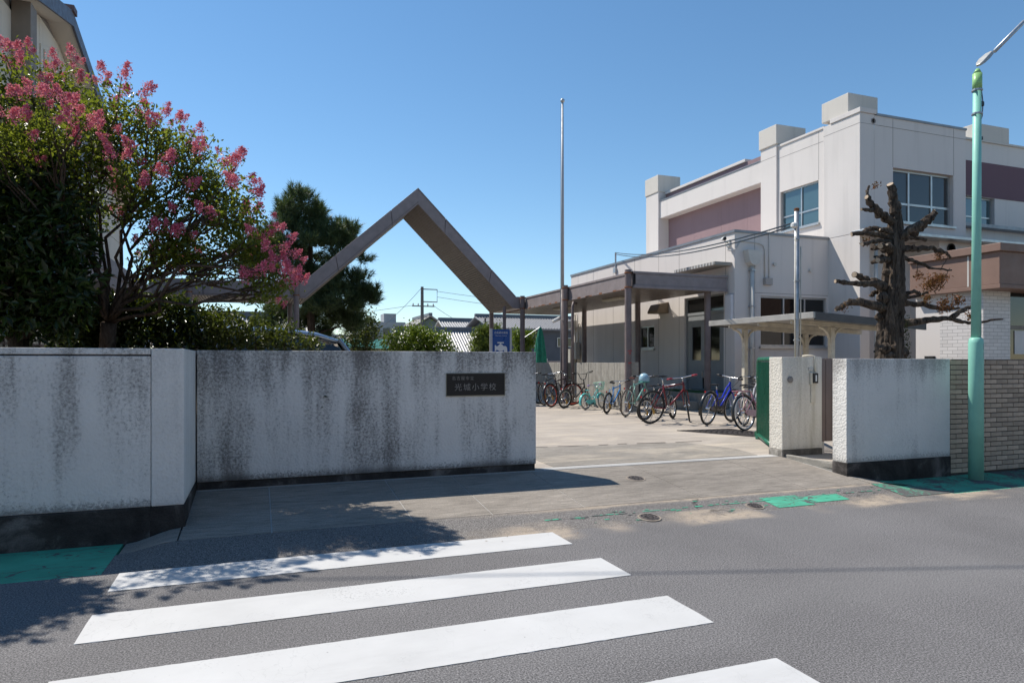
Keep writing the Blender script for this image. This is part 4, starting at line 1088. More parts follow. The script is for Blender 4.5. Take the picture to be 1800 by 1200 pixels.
for k, ch in enumerate('光城小学校'): text_on(Np, ch, 0.088, ENGR, (2.082 + 0.1 * k, Y2 - 0.0185, 1.165))

# blue water point sign in the yard
sx, sy = 6.67, 18.8
Sn = thing('water_sign', 'blue sign with a white tap and drop standing behind the gate wall', 'sign', (sx, sy, GZ))
BLUE = simple('sign_blue', (0.008, 0.055, 0.22), 0.35, var=0.06)
SGR = simple('sign_grey', (0.34, 0.36, 0.40), 0.4, 0.3, var=0.08)
WHT = simple('sign_white', (0.52, 0.54, 0.58), 0.5, var=0.05)
ca, sa = math.cos(-YAW * 0.6), math.sin(-YAW * 0.6)
def sp(u, z, d=0.0): return (sx + u * ca + d * -sa * -1, sy + u * sa - d * ca, z)
def sprism(name, poly, d0, d1, mat, par):
    m = MB(); a = [Vector(sp(u, z, d0)) for u, z in poly]; b = Vector(sp(0, 0, d1)) - Vector(sp(0, 0, d0)); m.prism(a, b); return m.build(name, mat, par)
sprism('panel', [(-0.255, 1.15), (0.255, 1.15), (0.255, 2.40), (-0.255, 2.40)], -0.02, 0.02, BLUE, Sn)
for a, b in ((-0.33, -0.256), (0.256, 0.315)): sprism('post', [(a, GZ), (b, GZ), (b, 2.42), (a, 2.42)], -0.04, 0.03, SGR, Sn)
tap = [(-0.185, 1.77), (-0.15, 1.77), (-0.15, 1.80), (-0.09, 1.80), (-0.05, 1.765), (0.03, 1.765), (0.06, 1.79), (0.085, 1.80), (0.085, 1.72), (0.175, 1.72), (0.175, 1.84), (0.15, 1.90), (0.10, 1.915), (0.06, 1.915), (0.03, 1.96), (-0.01, 1.965), (-0.01, 1.995), (0.075, 1.995), (0.075, 2.03), (-0.115, 2.03), (-0.115, 1.995), (-0.05, 1.995), (-0.05, 1.965), (-0.09, 1.93), (-0.11, 1.91), (-0.15, 1.91), (-0.15, 1.94), (-0.185, 1.94)]
# tap symbol as joined convex pieces (own relief on the panel)
pieces = [[(-0.185, 1.77), (-0.15, 1.77), (-0.15, 1.94), (-0.185, 1.94)], [(-0.15, 1.80), (-0.10, 1.80), (-0.10, 1.91), (-0.15, 1.91)], [(-0.10, 1.80), (-0.05, 1.765), (0.03, 1.765), (0.07, 1.80), (0.07, 1.915), (0.02, 1.965), (-0.05, 1.965), (-0.10, 1.91)], [(0.07, 1.80), (0.085, 1.80), (0.155, 1.90), (0.12, 1.915), (0.07, 1.915)], [(0.085, 1.72), (0.178, 1.72), (0.178, 1.84), (0.155, 1.90), (0.085, 1.80)], [(-0.03, 1.965), (0.0, 1.965), (0.0, 1.995), (-0.03, 1.995)], [(-0.11, 1.995), (0.08, 1.995), (0.08, 2.03), (-0.11, 2.03)]]
m = MB()
for pc in pieces:
    m.prism([Vector(sp(u, z, 0.021)) for u, z in pc], Vector(sp(0, 0, 0.026)) - Vector(sp(0, 0, 0.021)))
m.build('tap_symbol', WHT, Sn)
drop = [(0.13, 1.70), (0.155, 1.655)] + [(0.132 + 0.042 * math.cos(a), 1.635 + 0.042 * math.sin(a)) for a in [math.radians(d) for d in range(20, -201, -20)]] + [(0.107, 1.655)]
sprism('drop_symbol', drop, 0.021, 0.026, WHT, Sn)
text_on(Sn, '応急給水施設', 0.066, WHT, sp(0, 2.30, 0.022), -YAW * 0.6)
text_on(Sn, 'Water Supply in Emergency', 0.03, WHT, sp(0, 2.215, 0.022), -YAW * 0.6)

# ------------------------------------------------------------------ mint green pole
Gp2 = thing('green_pole', 'mint green steel pole standing on the green pavement before the brick wall', 'pole', (8.32, 5.90, 0))
px_, py_ = 8.32, 5.90
m = MB(); m.lathe([(0.082, 0.0), (0.082, 1.68), (0.075, 1.735), (0.058, 1.75)], (px_, py_, 0), n=20); m.build('lower_shaft', MINT, Gp2, smooth=True)
m = MB(); m.tube([(px_, py_, 1.74), (px_ + 0.012, py_, 3.4), (px_ + 0.022, py_, 4.98)], [0.055, 0.05, 0.046], 16); m.build('upper_shaft', MINT, Gp2, smooth=True)
m = MB(); m.tube([(px_ + 0.022, py_, 4.80), (px_ + 0.023, py_, 5.01)], 0.053, 16); m.tube([(px_ + 0.023, py_, 5.01), (px_ + 0.03, py_, 5.07)], [0.05, 0.02], 16); m.build('lime_sleeve', LIME, Gp2, smooth=True)
for z in (4.79, 4.50):
    m = MB(); m.lathe([(0.052, z), (0.062, z + 0.006), (0.062, z + 0.022), (0.052, z + 0.028)], (px_ + 0.02, py_, 0), n=16); m.box(px_ - 0.06, px_ - 0.03, py_ - 0.03, py_ - 0.01, z, z + 0.02); m.build('band_clamp', STEEL, Gp2)
for z, s in ((4.62, 0.04), (4.20, 0.03)):
    m = MB(); m.box(px_ + 0.06, px_ + 0.06 + s * 1.6, py_ - s / 2, py_ + s / 2, z, z + s * 1.4); m.build('cable_box', BLACKP, Gp2, bevel=0.006)
m = MB(); m.tube([(px_ + 0.06, py_, 5.0), (px_ + 0.10, py_, 4.8), (px_ + 0.125, py_, 4.66), (px_ + 0.11, py_, 4.5), (px_ + 0.075, py_, 4.42), (px_ + 0.06, py_, 4.48)], 0.006, 6); m.build('cable', BLACKP, Gp2, smooth=True)
STK = simple('sticker', (0.5, 0.56, 0.56), 0.6, var=0.3, vscale=60)
for z0, z1, r in ((1.78, 2.04, 0.057), (1.60, 1.68, 0.084), (1.50, 1.57, 0.084)):
    m = MB(); a0, a1 = math.radians(-75), math.radians(-35); n = 5
    vs = [(px_ + r * math.cos(a0 + (a1 - a0) * k / n), py_ + r * math.sin(a0 + (a1 - a0) * k / n), z) for z in (z0, z1) for k in range(n + 1)]
    m.add(vs, [(k, k + 1, n + 2 + k, n + 1 + k) for k in range(n)]); m.build('sticker', STK, Gp2)
# street lamp on a taller pole outside the picture
ux, uy = 10.9, 6.0
Sl2 = thing('street_lamp', 'grey street lamp head on a thin arm reaching over the mint green pole', 'street lamp', (ux, uy, 0))
m = MB(); m.tube([(ux, uy, 0), (ux, uy, 9.6)], [0.17, 0.13], 16); m.build('pole', CONC_PALE, Sl2, smooth=True)
m = MB(); m.tube([(ux - 0.13, uy, 6.55), (9.3, 5.97, 5.85), (8.70, 5.93, 5.36)], [0.03, 0.026, 0.024], 10); m.build('arm', STEEL, Sl2, smooth=True)
hd = Vector((8.50, 5.92, 5.22)); ax = (Vector((8.34, 5.91, 5.07)) - Vector((8.72, 5.94, 5.38))).normalized(); sd = ax.cross(Vector((0, 0, 1))).normalized(); up = sd.cross(ax)
def hp(a, b, c): return hd + (ax * a + sd * b + up * c) * 0.85
m = MB(); prof = [(-0.21, 0.02, 0.025), (-0.15, 0.06, 0.035), (0.0, 0.08, 0.04), (0.12, 0.07, 0.03), (0.18, 0.035, 0.018)]
vs = []; 
for a, w, h in prof: vs += [hp(a, -w, -0.012), hp(a, w, -0.012), hp(a, w * 0.8, h), hp(a, -w * 0.8, h)]
fs = [(3, 2, 1, 0), tuple(16 + k for k in (0, 1, 2, 3))]
for i in range(4):
    for k in range(4): fs.append((i * 4 + k, i * 4 + (k + 1) % 4, i * 4 + 4 + (k + 1) % 4, i * 4 + 4 + k))
m.add(vs, fs); m.build('head', simple('lamp_grey', (0.42, 0.42, 0.40), 0.45, 0.2), Sl2, bevel=0.005)
m = MB(); m.add([hp(-0.13, -0.045, -0.013), hp(0.10, -0.05, -0.013), hp(0.10, 0.05, -0.013), hp(-0.13, 0.045, -0.013), hp(-0.13, -0.045, -0.02), hp(0.10, -0.05, -0.02), hp(0.10, 0.05, -0.02), hp(-0.13, 0.045, -0.02)], [(0, 1, 2, 3), (7, 6, 5, 4), (0, 4, 5, 1), (1, 5, 6, 2), (2, 6, 7, 3), (3, 7, 4, 0)]); m.build('lens', simple('lamp_lens', (0.30, 0.27, 0.24), 0.3), Sl2)
# far utility pole and the overhead cable whose shadow crosses the road
Up = thing('utility_pole', 'concrete utility pole at the kerb carrying the street cable', 'utility pole', (-9.0, 7.2, 0))
m = MB(); m.tube([(-9.0, 7.2, 0), (-9.0, 7.2, 10.2)], [0.18, 0.13], 14); m.build('shaft', CONC_PALE, Up, smooth=True)
m = MB(); m.tube(wire((-9.0, 11.6, 9.55), (ux, 5.35, 9.5), 0.12, n=24), 0.014, 8); tag(m.build('street_cable', BLACKP, origin=(-9, 11.6, 9.5)), 'thick black cable strung high along the street', 'cable')
m = MB(); m.bar((-9.0, 7.25, 9.5), (-9.0, 11.6, 9.55), 0.08, 0.08); m.build('cable_arm', STEEL, Up)

# ------------------------------------------------------------------ green steel gate, folded open
Gg = thing('green_gate', 'dark green ribbed steel gate leaf folded open behind the gate pillar', 'gate', (6.86, 7.8, GZ))
g0, g1 = Vector((6.80, 7.72, 0)), Vector((7.62, 8.98, 0)); gd = (g1 - g0); gl = gd.length; gd.normalize()
def gp(s, z, off=0.0): return g0 + gd * s + Vector((-gd.y, gd.x, 0)) * off + Vector((0, 0, z))
m = MB(); m.tube([gp(0, 0.30), gp(0, 1.40), gp(0.02, 1.46), gp(0.08, 1.49), gp(gl - 0.08, 1.49), gp(gl - 0.02, 1.46), gp(gl, 1.40), gp(gl, 0.30)], 0.035, 10); m.build('frame', GATEGREEN, Gg, smooth=True)
m = MB(); m.tube([gp(0, 0.27), gp(gl + 0.05, 0.27)], 0.035, 10); m.build('bottom_rail', GATEGREEN, Gg, smooth=True)
n = 20
for k in range(n):
    s = 0.05 + (gl - 0.1) * (k + 0.5) / n
    m = MB(); m.bar(gp(s, 0.32), gp(s, 1.45), 0.045, 0.022, up=tuple(gd)); m.build('slat', GATEGREEN, Gg)
m = MB(); q = gp(gl + 0.06, 0.27); m.lathe([(0.065, -0.02), (0.068, 0.0), (0.065, 0.02)], q, 'x', 14); m.build('roller', GATEGREEN, Gg)
m = MB(); m.lathe([(0.05, GZ), (0.05, GZ + 0.02), (0.02, GZ + 0.05)], (g0.x, g0.y, 0), n=10); m.lathe([(0.05, GZ), (0.05, GZ + 0.02), (0.02, GZ + 0.08)], (g1.x, g1.y, 0), n=10); m.build('foot', GATEGREEN, Gg)
m = MB(); 
for z in (0.45, 1.20): m.bar(gp(-0.03, z), gp(-0.03, z + 0.12), 0.03, 0.03)
m.build('hinge', STEEL, Gg)

# ------------------------------------------------------------------ bicycles
_pm = {}
def paint(c, rough=0.3):
    k = tuple(c)
    if k not in _pm: _pm[k] = simple('frame_paint', c, rough, var=0.06, coat=0.4)
    return _pm[k]

def bicycle(label, pos, ang, c, R=0.33, wb=1.04, steer=0, lean=7, rim=None, step=False, guard=None, basket=None, rack=False, bar='flat', saddle=None, tw=0.02, fork=None, grip=None, seat_up=1.0, tyre=None, chainguard=None):
    t = thing('bicycle', label, 'bicycle', (pos[0], pos[1], GZ), 'bicycles parked in the yard')
    ORG[t] = Vector((0, 0, 0))
    k = R / 0.33 * 0.5 + wb / 1.04 * 0.5; s = wb / 1.04
    fp = paint(c); fk = paint(fork) if fork else fp; rimm = paint(rim, 0.35) if rim else CHROME; tyr = simple('tyre', tyre, 0.8) if tyre else RUBBER
    ra = Vector((0, 0, R)); fa = Vector((wb, 0, R))
    bb = Vector((0.43 * s, 0, R - 0.045 * k)); st = Vector((0.27 * s, 0, (0.66 if step else 0.76) * k)); hb = Vector((0.86 * s, 0, 0.66 * k)); ht = Vector((0.80 * s, 0, 0.83 * k))
    axis = (ht - hb).normalized()
    Rm = Matrix.Rotation(math.radians(steer), 3, axis)
    T = lambda p: hb + Rm @ (Vector(p) - hb)
    m = MB()
    m.tube([bb, st + (st - bb).normalized() * 0.02], 0.017 * k, 8); m.tube([bb, hb + axis * 0.03], 0.021 * k, 8); m.tube([hb, ht], 0.022 * k, 8)
    if step: m.tube([bb.lerp(st, 0.55), bb.lerp(st, 0.55).lerp(hb, 0.35) - Vector((0, 0, 0.03)), bb.lerp(st, 0.55).lerp(ht, 0.72) - Vector((0, 0, 0.02)), ht - axis * 0.03], 0.019 * k, 8)
    else: m.tube([st - (st - bb).normalized() * 0.03, ht - axis * 0.03], 0.018 * k, 8)
    for y in (-0.055, 0.055):
        m.tube([bb + Vector((0, y * 0.5, 0)), ra + Vector((0, y, 0))], 0.010 * k, 6); m.tube([st - Vector((0, 0, 0.05)), ra.lerp(st, 0.85) + Vector((0, y, 0)), ra + Vector((0, y, 0))], 0.009 * k, 6)
    m.tube([bb + Vector((0, -0.04, 0)), bb + Vector((0, 0.04, 0))], 0.024 * k, 8)
    fr = m.build('frame', fp, t, origin=(0, 0, 0), smooth=True)
    m = MB(); cr = hb - axis * 0.015
    for y in (-0.055, 0.055): m.tube([T(cr + Vector((0, y * 0.6, 0))), T(cr + Vector((0.0, y, -0.03))), T(fa + Vector((0, y, 0)))], 0.011 * k, 6)
    m.tube([T(hb - axis * 0.03), T(hb)], 0.02 * k, 8)
    m.build('fork', fk, t, origin=(0, 0, 0), smooth=True)
    def wheel(c0, X):
        N = 28
        m = MB(); m.tube([X(c0 + Vector((math.cos(2 * math.pi * i / N), 0, math.sin(2 * math.pi * i / N))) * (R - tw)) for i in range(N)], tw, 7, closed=True)
        w = m.build('wheel', tyr, t, origin=(0, 0, 0), smooth=True)
        m = MB(); r2 = R - 2 * tw - 0.004
        m.tube([X(c0 + Vector((math.cos(2 * math.pi * i / N), 0, math.sin(2 * math.pi * i / N))) * r2) for i in range(N)], 0.012, 6, closed=True); m.build('rim', rimm, w, origin=(0, 0, 0), smooth=True)
        m = MB()
        for i in range(18):
            a = 2 * math.pi * i / 18; y = 0.025 if i % 2 else -0.025
            m.tube([X(c0 + Vector((math.cos(a + .35) * 0.02, y, math.sin(a + .35) * 0.02))), X(c0 + Vector((math.cos(a) * r2, 0, math.sin(a) * r2)))], 0.0018, 3, caps=False)
        m.build('spokes', CHROME, w, origin=(0, 0, 0), fixn=False)
        m = MB(); m.tube([X(c0 + Vector((0, -0.06, 0))), X(c0 + Vector((0, 0.06, 0)))], 0.02, 8); m.build('hub', CHROME, w, origin=(0, 0, 0))
        return w
    I = lambda p: p
    wheel(ra, I); wheel(fa, T)
    m = MB(); sp_ = st + (st - bb).normalized() * (0.13 * k * seat_up); m.tube([st, sp_], 0.012 * k, 8); m.build('seat_post', CHROME, t, origin=(0, 0, 0), smooth=True)
    m = MB(); prof = [(-0.12, 0.075, 0.03), (-0.07, 0.08, 0.035), (0.02, 0.05, 0.03), (0.10, 0.022, 0.022), (0.15, 0.014, 0.012)]; vs = []
    for a, w, h in prof: vs += [sp_ + Vector((a * k, -w * k, 0)), sp_ + Vector((a * k, w * k, 0)), sp_ + Vector((a * k, w * 0.6 * k, h * k)), sp_ + Vector((a * k, -w * 0.6 * k, h * k))]
    fs = [(3, 2, 1, 0), (16, 17, 18, 19)] + [(i * 4 + q, i * 4 + (q + 1) % 4, i * 4 + 4 + (q + 1) % 4, i * 4 + 4 + q) for i in range(4) for q in range(4)]
    m.add(vs, fs); m.build('saddle', paint(saddle, 0.6) if saddle else BLACKP, t, origin=(0, 0, 0), bevel=0.006)
    # handlebar
    stem = ht + axis * 0.10 * k + Vector((0.03 if bar == 'flat' else 0.01, 0, 0)); m = MB(); m.tube([T(ht), T(ht + axis * 0.08 * k), T(stem)], 0.012, 8)
    W_ = 0.30 * k
    if bar == 'flat': hp_ = [(0, 0, 0), (-0.015, W_ * 0.6, 0.012), (-0.04, W_, 0.012)]
    elif bar == 'bmx': hp_ = [(0, 0, 0), (0.0, W_ * 0.25, 0.01), (0.0, W_ * 0.5, 0.18), (-0.04, W_ * 1.15, 0.20)]
    else: hp_ = [(0, 0, 0), (0.03, W_ * 0.4, 0.05), (-0.04, W_ * 0.85, 0.07), (-0.16, W_ * 0.95, 0.05)]
    full = [stem + Vector((x, -y, z)) for x, y, z in reversed(hp_[1:])] + [stem + Vector(p) for p in hp_]
    m.tube([T(p) for p in full], 0.011, 8)
    if bar == 'bmx': m.tube([T(stem + Vector((0, -W_ * 0.45, 0.15))), T(stem + Vector((0, W_ * 0.45, 0.15)))], 0.008, 6)
    hbar = m.build('handlebar', CHROME if bar != 'bmx' else BLACKP, t, origin=(0, 0, 0), smooth=True)
    gm = paint(grip, 0.6) if grip else BLACKP
    for e0, e1 in ((full[0], full[1]), (full[-1], full[-2])):
        d_ = (e1 - e0).normalized(); m = MB(); m.tube([T(e0 - d_ * 0.005), T(e0 + d_ * 0.11 * k)], 0.017, 8); m.build('grip', gm, hbar, origin=(0, 0, 0), smooth=True)
        m = MB(); b0 = e0 + d_ * 0.13 * k; m.tube([T(b0), T(b0 + Vector((0.05, 0, -0.03))), T(b0 + Vector((0.055, 0, -0.03)) - d_ * 0.08)], 0.006, 5); m.build('brake_lever', BLACKP, hbar, origin=(0, 0, 0))
    m = MB(); m.tube([T(full[1] + Vector((0.03, 0, -0.01))), T(full[1] + Vector((0.12, 0.06, -0.08))), T(hb + Vector((0.08, 0.03, 0.05))), bb.lerp(hb, 0.8) + Vector((0, 0.03, 0.02)), bb.lerp(hb, 0.3) + Vector((0, 0.03, 0.02))], 0.004, 5); m.build('brake_cable', BLACKP, t, origin=(0, 0, 0), smooth=True)
    # drivetrain
    m = MB(); m.lathe([(0.085 * k, -0.048), (0.085 * k, -0.043), (0.02, -0.043)], bb, 'y', 18)
    for sgn in (-1, 1):
        m.bar(bb + Vector((0, sgn * 0.06, 0)), bb + Vector((sgn * 0.145 * k, sgn * 0.07, -0.05 * k)), 0.012, 0.02)
    ck = m.build('crankset', CHROME if not step else BLACKP, t, origin=(0, 0, 0))
    for sgn in (-1, 1):
        p = bb + Vector((sgn * 0.145 * k, sgn * 0.12, -0.05 * k)); m = MB(); m.box(p.x - 0.045, p.x + 0.045, p.y - 0.045, p.y + 0.045, p.z - 0.01, p.z + 0.012); m.build('pedal', BLACKP, ck, origin=(0, 0, 0), bevel=0.004)
    m = MB(); y = -0.045
    for zz in (0.082, -0.082): m.tube([bb + Vector((0, y, zz * k)), ra + Vector((0, y, zz * 0.5 * k))], 0.005, 4)
    m.build('chain', simple('chain_dark', (0.05, 0.045, 0.04), 0.6), t, origin=(0, 0, 0))
    m = MB(); m.lathe([(0.045 * k, -0.05), (0.04 * k, -0.035), (0.025, -0.03)], ra, 'y', 14); m.build('sprocket', simple('sprocket', (0.12, 0.10, 0.08), 0.5, 0.6), t, origin=(0, 0, 0))
    if not step:
        m = MB(); m.bar(ra + Vector((0, -0.06, -0.03)), ra + Vector((0.02, -0.06, -0.13)), 0.02, 0.03); m.tube([ra + Vector((-0.05, -0.07, 0.0)), ra + Vector((-0.03, -0.09, -0.06)), ra + Vector((0.03, -0.085, -0.09))], 0.009, 5); m.build('derailleur_guard', simple('gold_guard', (0.45, 0.27, 0.06), 0.5, 0.3), t, origin=(0, 0, 0))
    if chainguard:
        m = MB(); a, b = bb + Vector((0.09 * k, 0, 0)), ra; m.prism([(a.x, -0.062, a.z - 0.07), (a.x + 0.02, -0.062, a.z), (a.x, -0.062, a.z + 0.08), (b.x + 0.02, -0.062, b.z + 0.055), (b.x - 0.04, -0.062, b.z + 0.01), (b.x + 0.02, -0.062, b.z - 0.045)], (0, 0.012, 0)); m.build('chain_guard', paint(chainguard), t, origin=(0, 0, 0))
    if guard is not None:
        gmx = paint(guard)
        for c0, X, a0, a1 in ((ra, I, 20, 200), (fa, T, 35, 160)):
            m = MB(); n = 14; pts = []
            for i in range(n + 1):
                a = math.radians(a0 + (a1 - a0) * i / n)
                for yy in (-1, -0.4, 0.4, 1):
                    rr_ = R + 0.015 + (0.012 if abs(yy) < 0.5 else 0.0)
                    pts.append(X(c0 + Vector((math.cos(a) * rr_, yy * (tw + 0.012), math.sin(a) * rr_))))
            m.add(pts, [(i * 4 + q, i * 4 + q + 1, i * 4 + q + 5, i * 4 + q + 4) for i in range(n) for q in range(3)]); m.build('mudguard', gmx, t, origin=(0, 0, 0), smooth=True)
    if rack:
        m = MB(); z = 2 * R + 0.07
        for y in (-0.06, 0.06): m.tube([Vector((0.20, y * 0.6, z - 0.02)), Vector((0.1, y, z)), Vector((-0.22, y, z + 0.01))], 0.008, 6); m.tube([Vector((-0.1, y, z)), ra + Vector((0, y, 0))], 0.006, 6)
        for x in (-0.22, -0.1, 0.05): m.tube([Vector((x, -0.06, z + 0.003)), Vector((x, 0.06, z + 0.003))], 0.006, 6)
        m.build('rack', fp, t, origin=(0, 0, 0))
    if basket:
        bm_ = paint(basket, 0.5); m = MB(); b0 = ht + Vector((0.08, 0, -0.02)); n = 6
        for lv, ex in ((0, 0.0), (0.07, 0.015), (0.14, 0.03), (0.20, 0.045)):
            w = 0.12 * k + ex; l0 = -0.02 - ex * 0.3; l1 = 0.22 * k + ex
            m.tube([T(b0 + Vector(q)) for q in ((l0, -w, lv), (l1, -w, lv), (l1, w, lv), (l0, w, lv))], 0.0045, 4, closed=True)
        for i in range(n + 1):
            f = i / n
            for q0, q1 in (((-0.02 + 0.24 * k * f, -0.12 * k, 0), (-0.03 + (0.24 * k + 0.045) * f, -0.12 * k - 0.045, 0.2)), ((-0.02 + 0.24 * k * f, 0.12 * k, 0), (-0.03 + (0.24 * k + 0.045) * f, 0.12 * k + 0.045, 0.2)), ((0.22 * k, -0.12 * k + 0.24 * k * f, 0), (0.22 * k + 0.045, (-0.12 * k - 0.045) + (0.24 * k + 0.09) * f, 0.2))):
                m.tube([T(b0 + Vector(q0)), T(b0 + Vector(q1))], 0.003, 4)
            m.tube([T(b0 + Vector((-0.02 + 0.24 * k * f, -0.12 * k, 0))), T(b0 + Vector((-0.02 + 0.24 * k * f, 0.12 * k, 0)))], 0.003, 4)
        m.build('basket', bm_, t, origin=(0, 0, 0), fixn=False)
    # kickstand, following the lean to the ground
    m = MB(); m.tube([Vector((0.14 * s, 0.05, R - 0.04)), Vector((0.12 * s, 0.05 + math.tan(math.radians(lean)) * 0.1 + 0.12, 0.02 + 0.15 * math.sin(math.radians(lean))))], 0.008, 6); m.build('kickstand', STEEL, t, origin=(0, 0, 0))
    m = MB(); m.lathe([(0.018, -0.01), (0.02, 0.0), (0.012, 0.008)], ra + Vector((-R * 0.62, 0, R * 0.86 + 0.05)), 'x', 10); m.build('reflector', simple('reflector_red', (0.5, 0.02, 0.02), 0.3, var=0), t, origin=(0, 0, 0))
    t.rotation_euler = (math.radians(-lean), 0, math.radians(ang)); t.rotation_mode = 'XYZ'
    return t

bicycle('dark red bicycle with red grips and its front wheel turned sideways', (7.42, 11.92), 9, (0.16, 0.008, 0.014), R=0.345, wb=1.02, steer=50, lean=-7, tw=0.017, grip=(0.35, 0.02, 0.04), seat_up=1.5, rim=(0.03, 0.03, 0.03))
bicycle('bright blue bicycle with black mudguards next to the pink bicycle', (8.34, 11.31), 26, (0.012, 0.03, 0.42), R=0.335, wb=1.05, steer=-8, lean=-6, step=True, guard=(0.012, 0.012, 0.012), tw=0.021, chainguard=(0.012, 0.012, 0.012))
bicycle('pale pink bicycle with a rear rack, half hidden by the green gate', (8.30, 10.13), 15, (0.42, 0.19, 0.23), R=0.325, wb=1.05, steer=0, lean=5, step=True, rack=True, guard=(0.03, 0.03, 0.03), bar='city', tw=0.017, chainguard=(0.42, 0.19, 0.23))
bicycle('silver bicycle with a wire front basket behind the pink bicycle', (8.95, 10.95), 28, (0.42, 0.42, 0.44), R=0.325, wb=1.05, lean=6, steer=10, step=True, guard=(0.45, 0.45, 0.45), basket=(0.03, 0.03, 0.03), bar='city', tw=0.018)
bicycle('small black bicycle with fat tyres standing behind the dark red one', (7.73, 12.66), 16, (0.02, 0.02, 0.022), R=0.25, wb=0.9, steer=25, lean=-7, tw=0.030, fork=(0.35, 0.36, 0.38), seat_up=1.2)
bicycle('pale mint bicycle with brown saddle and a helmet on its handlebar', (7.90, 13.73), 33, (0.20, 0.38, 0.33), R=0.325, wb=1.02, steer=20, lean=-6, saddle=(0.13, 0.04, 0.025), tw=0.017, tyre=(0.10, 0.085, 0.07))
bicycle('sky blue child bicycle with black tyres next to the mint bicycle', (7.90, 14.65), 40, (0.02, 0.20, 0.50), R=0.265, wb=0.9, steer=30, lean=-7, tw=0.024, rim=(0.05, 0.05, 0.05), fork=(0.03, 0.03, 0.03))
bicycle('turquoise toddler bicycle with a mint basket and white tyres', (8.05, 16.06), 24, (0.10, 0.52, 0.50), R=0.205, wb=0.68, steer=12, lean=4, step=True, guard=(0.12, 0.55, 0.52), basket=(0.25, 0.62, 0.50), saddle=(0.10, 0.5, 0.48), bar='city', tw=0.022, tyre=(0.26, 0.26, 0.25), fork=(0.12, 0.55, 0.52), grip=(0.35, 0.22, 0.55), chainguard=(0.12, 0.55, 0.52))
bicycle('black bicycle with tall riser handlebars behind the turquoise toddler bicycle', (7.75, 16.75), 22, (0.025, 0.022, 0.022), R=0.26, wb=0.92, steer=35, lean=-6, bar='bmx', tw=0.026, seat_up=1.0)
bicycle('black bicycle with orange red wheel rims and a black mudguard', (7.60, 17.25), 30, (0.03, 0.012, 0.015), R=0.33, wb=1.0, steer=-40, lean=6, rim=(0.55, 0.06, 0.03), guard=(0.015, 0.015, 0.015), tw=0.022)
bicycle('black and silver bicycle between the orange rimmed one and the dark blue one', (7.75, 18.1), 38, (0.03, 0.03, 0.032), R=0.33, wb=1.02, steer=15, lean=6, tw=0.018, fork=(0.4, 0.4, 0.4))
bicycle('dark blue bicycle partly hidden by the end of the gate wall', (7.2, 18.25), 44, (0.012, 0.05, 0.15), R=0.32, wb=1.02, steer=-5, lean=6, tw=0.02, guard=(0.02, 0.02, 0.02))
# helmet hanging on the mint bicycle
Hm = thing('helmet', 'pale blue helmet hanging on the mint bicycle handlebar', 'helmet', (8.62, 14.12, 1.0))
m = MB(); c0 = Vector((8.62, 14.12, 1.0)); prof = [(0.125, -0.02), (0.13, 0.04), (0.12, 0.10), (0.085, 0.155), (0.04, 0.178), (0.004, 0.182)]
m.lathe(prof, c0, n=18); sh = m.build('shell', simple('helmet_blue', (0.32, 0.50, 0.60), 0.35, var=0.06), Hm, smooth=True)
m = MB(); m.tube([c0 + Vector((0.10, 0, 0)), c0 + Vector((0.06, 0.02, -0.13)), c0 + Vector((-0.02, 0, -0.17)), c0 + Vector((-0.10, 0, 0))], 0.008, 6); m.build('strap', BLACKP, Hm)
m = MB(); m.tube([c0 + Vector((0.128 * math.cos(a), 0.128 * math.sin(a), -0.02)) for a in [k * math.pi / 9 for k in range(18)]], 0.01, 6, closed=True); m.build('rim', simple('helmet_teal', (0.05, 0.3, 0.25), 0.5), Hm)

# ------------------------------------------------------------------ vegetation
def leaves(rng, P, size, width=0.5, up=0.35, droop=0.0, out=None, fold=0.18):
    """one folded leaf (two triangles) at every point of P"""
    n = len(P)
    D = rng.normal(size=(n, 3)); D[:, 2] += up - droop
    if out is not None: D += out
    D /= np.linalg.norm(D, axis=1, keepdims=True) + 1e-9
    N = rng.normal(size=(n, 3)); N[:, 2] += 1.1
    N -= D * np.sum(N * D, axis=1, keepdims=True); N /= np.linalg.norm(N, axis=1, keepdims=True) + 1e-9
    S = np.cross(D, N); L = size * rng.uniform(0.65, 1.3, size=(n, 1)); Wd = L * width
    V = np.empty((n, 4, 3)); V[:, 0] = P; V[:, 1] = P + D * L * 0.45 + S * Wd / 2 + N * L * fold; V[:, 2] = P + D * L; V[:, 3] = P + D * L * 0.45 - S * Wd / 2 + N * L * fold
    idx = np.arange(n)[:, None] * 4
    T = np.concatenate([idx + np.array([[0, 1, 2]]), idx + np.array([[0, 2, 3]])], axis=0)
    return V.reshape(-1, 3), T

def blob_pts(rng, blobs, dens, shell=0.55, flat=1.0):
    out = []; dirs = []
    for x, y, z, r in blobs:
        n = max(6, int(dens * r ** 2))
        d = rng.normal(size=(n, 3)); d /= np.linalg.norm(d, axis=1, keepdims=True)
        rad = r * (shell + (1 - shell) * rng.random((n, 1))) * rng.uniform(0.75, 1.12, (n, 1))
        p = d * rad; p[:, 2] *= flat
        out.append(p + np.array([x, y, z])); dirs.append(d)
    return np.concatenate(out), np.concatenate(dirs)

def shift(blobs, f):
    o = np.array([0, 0, 1.45]); return [tuple(o + (np.array(b[:3]) - o) * f) + (b[3] * f,) for b in blobs]

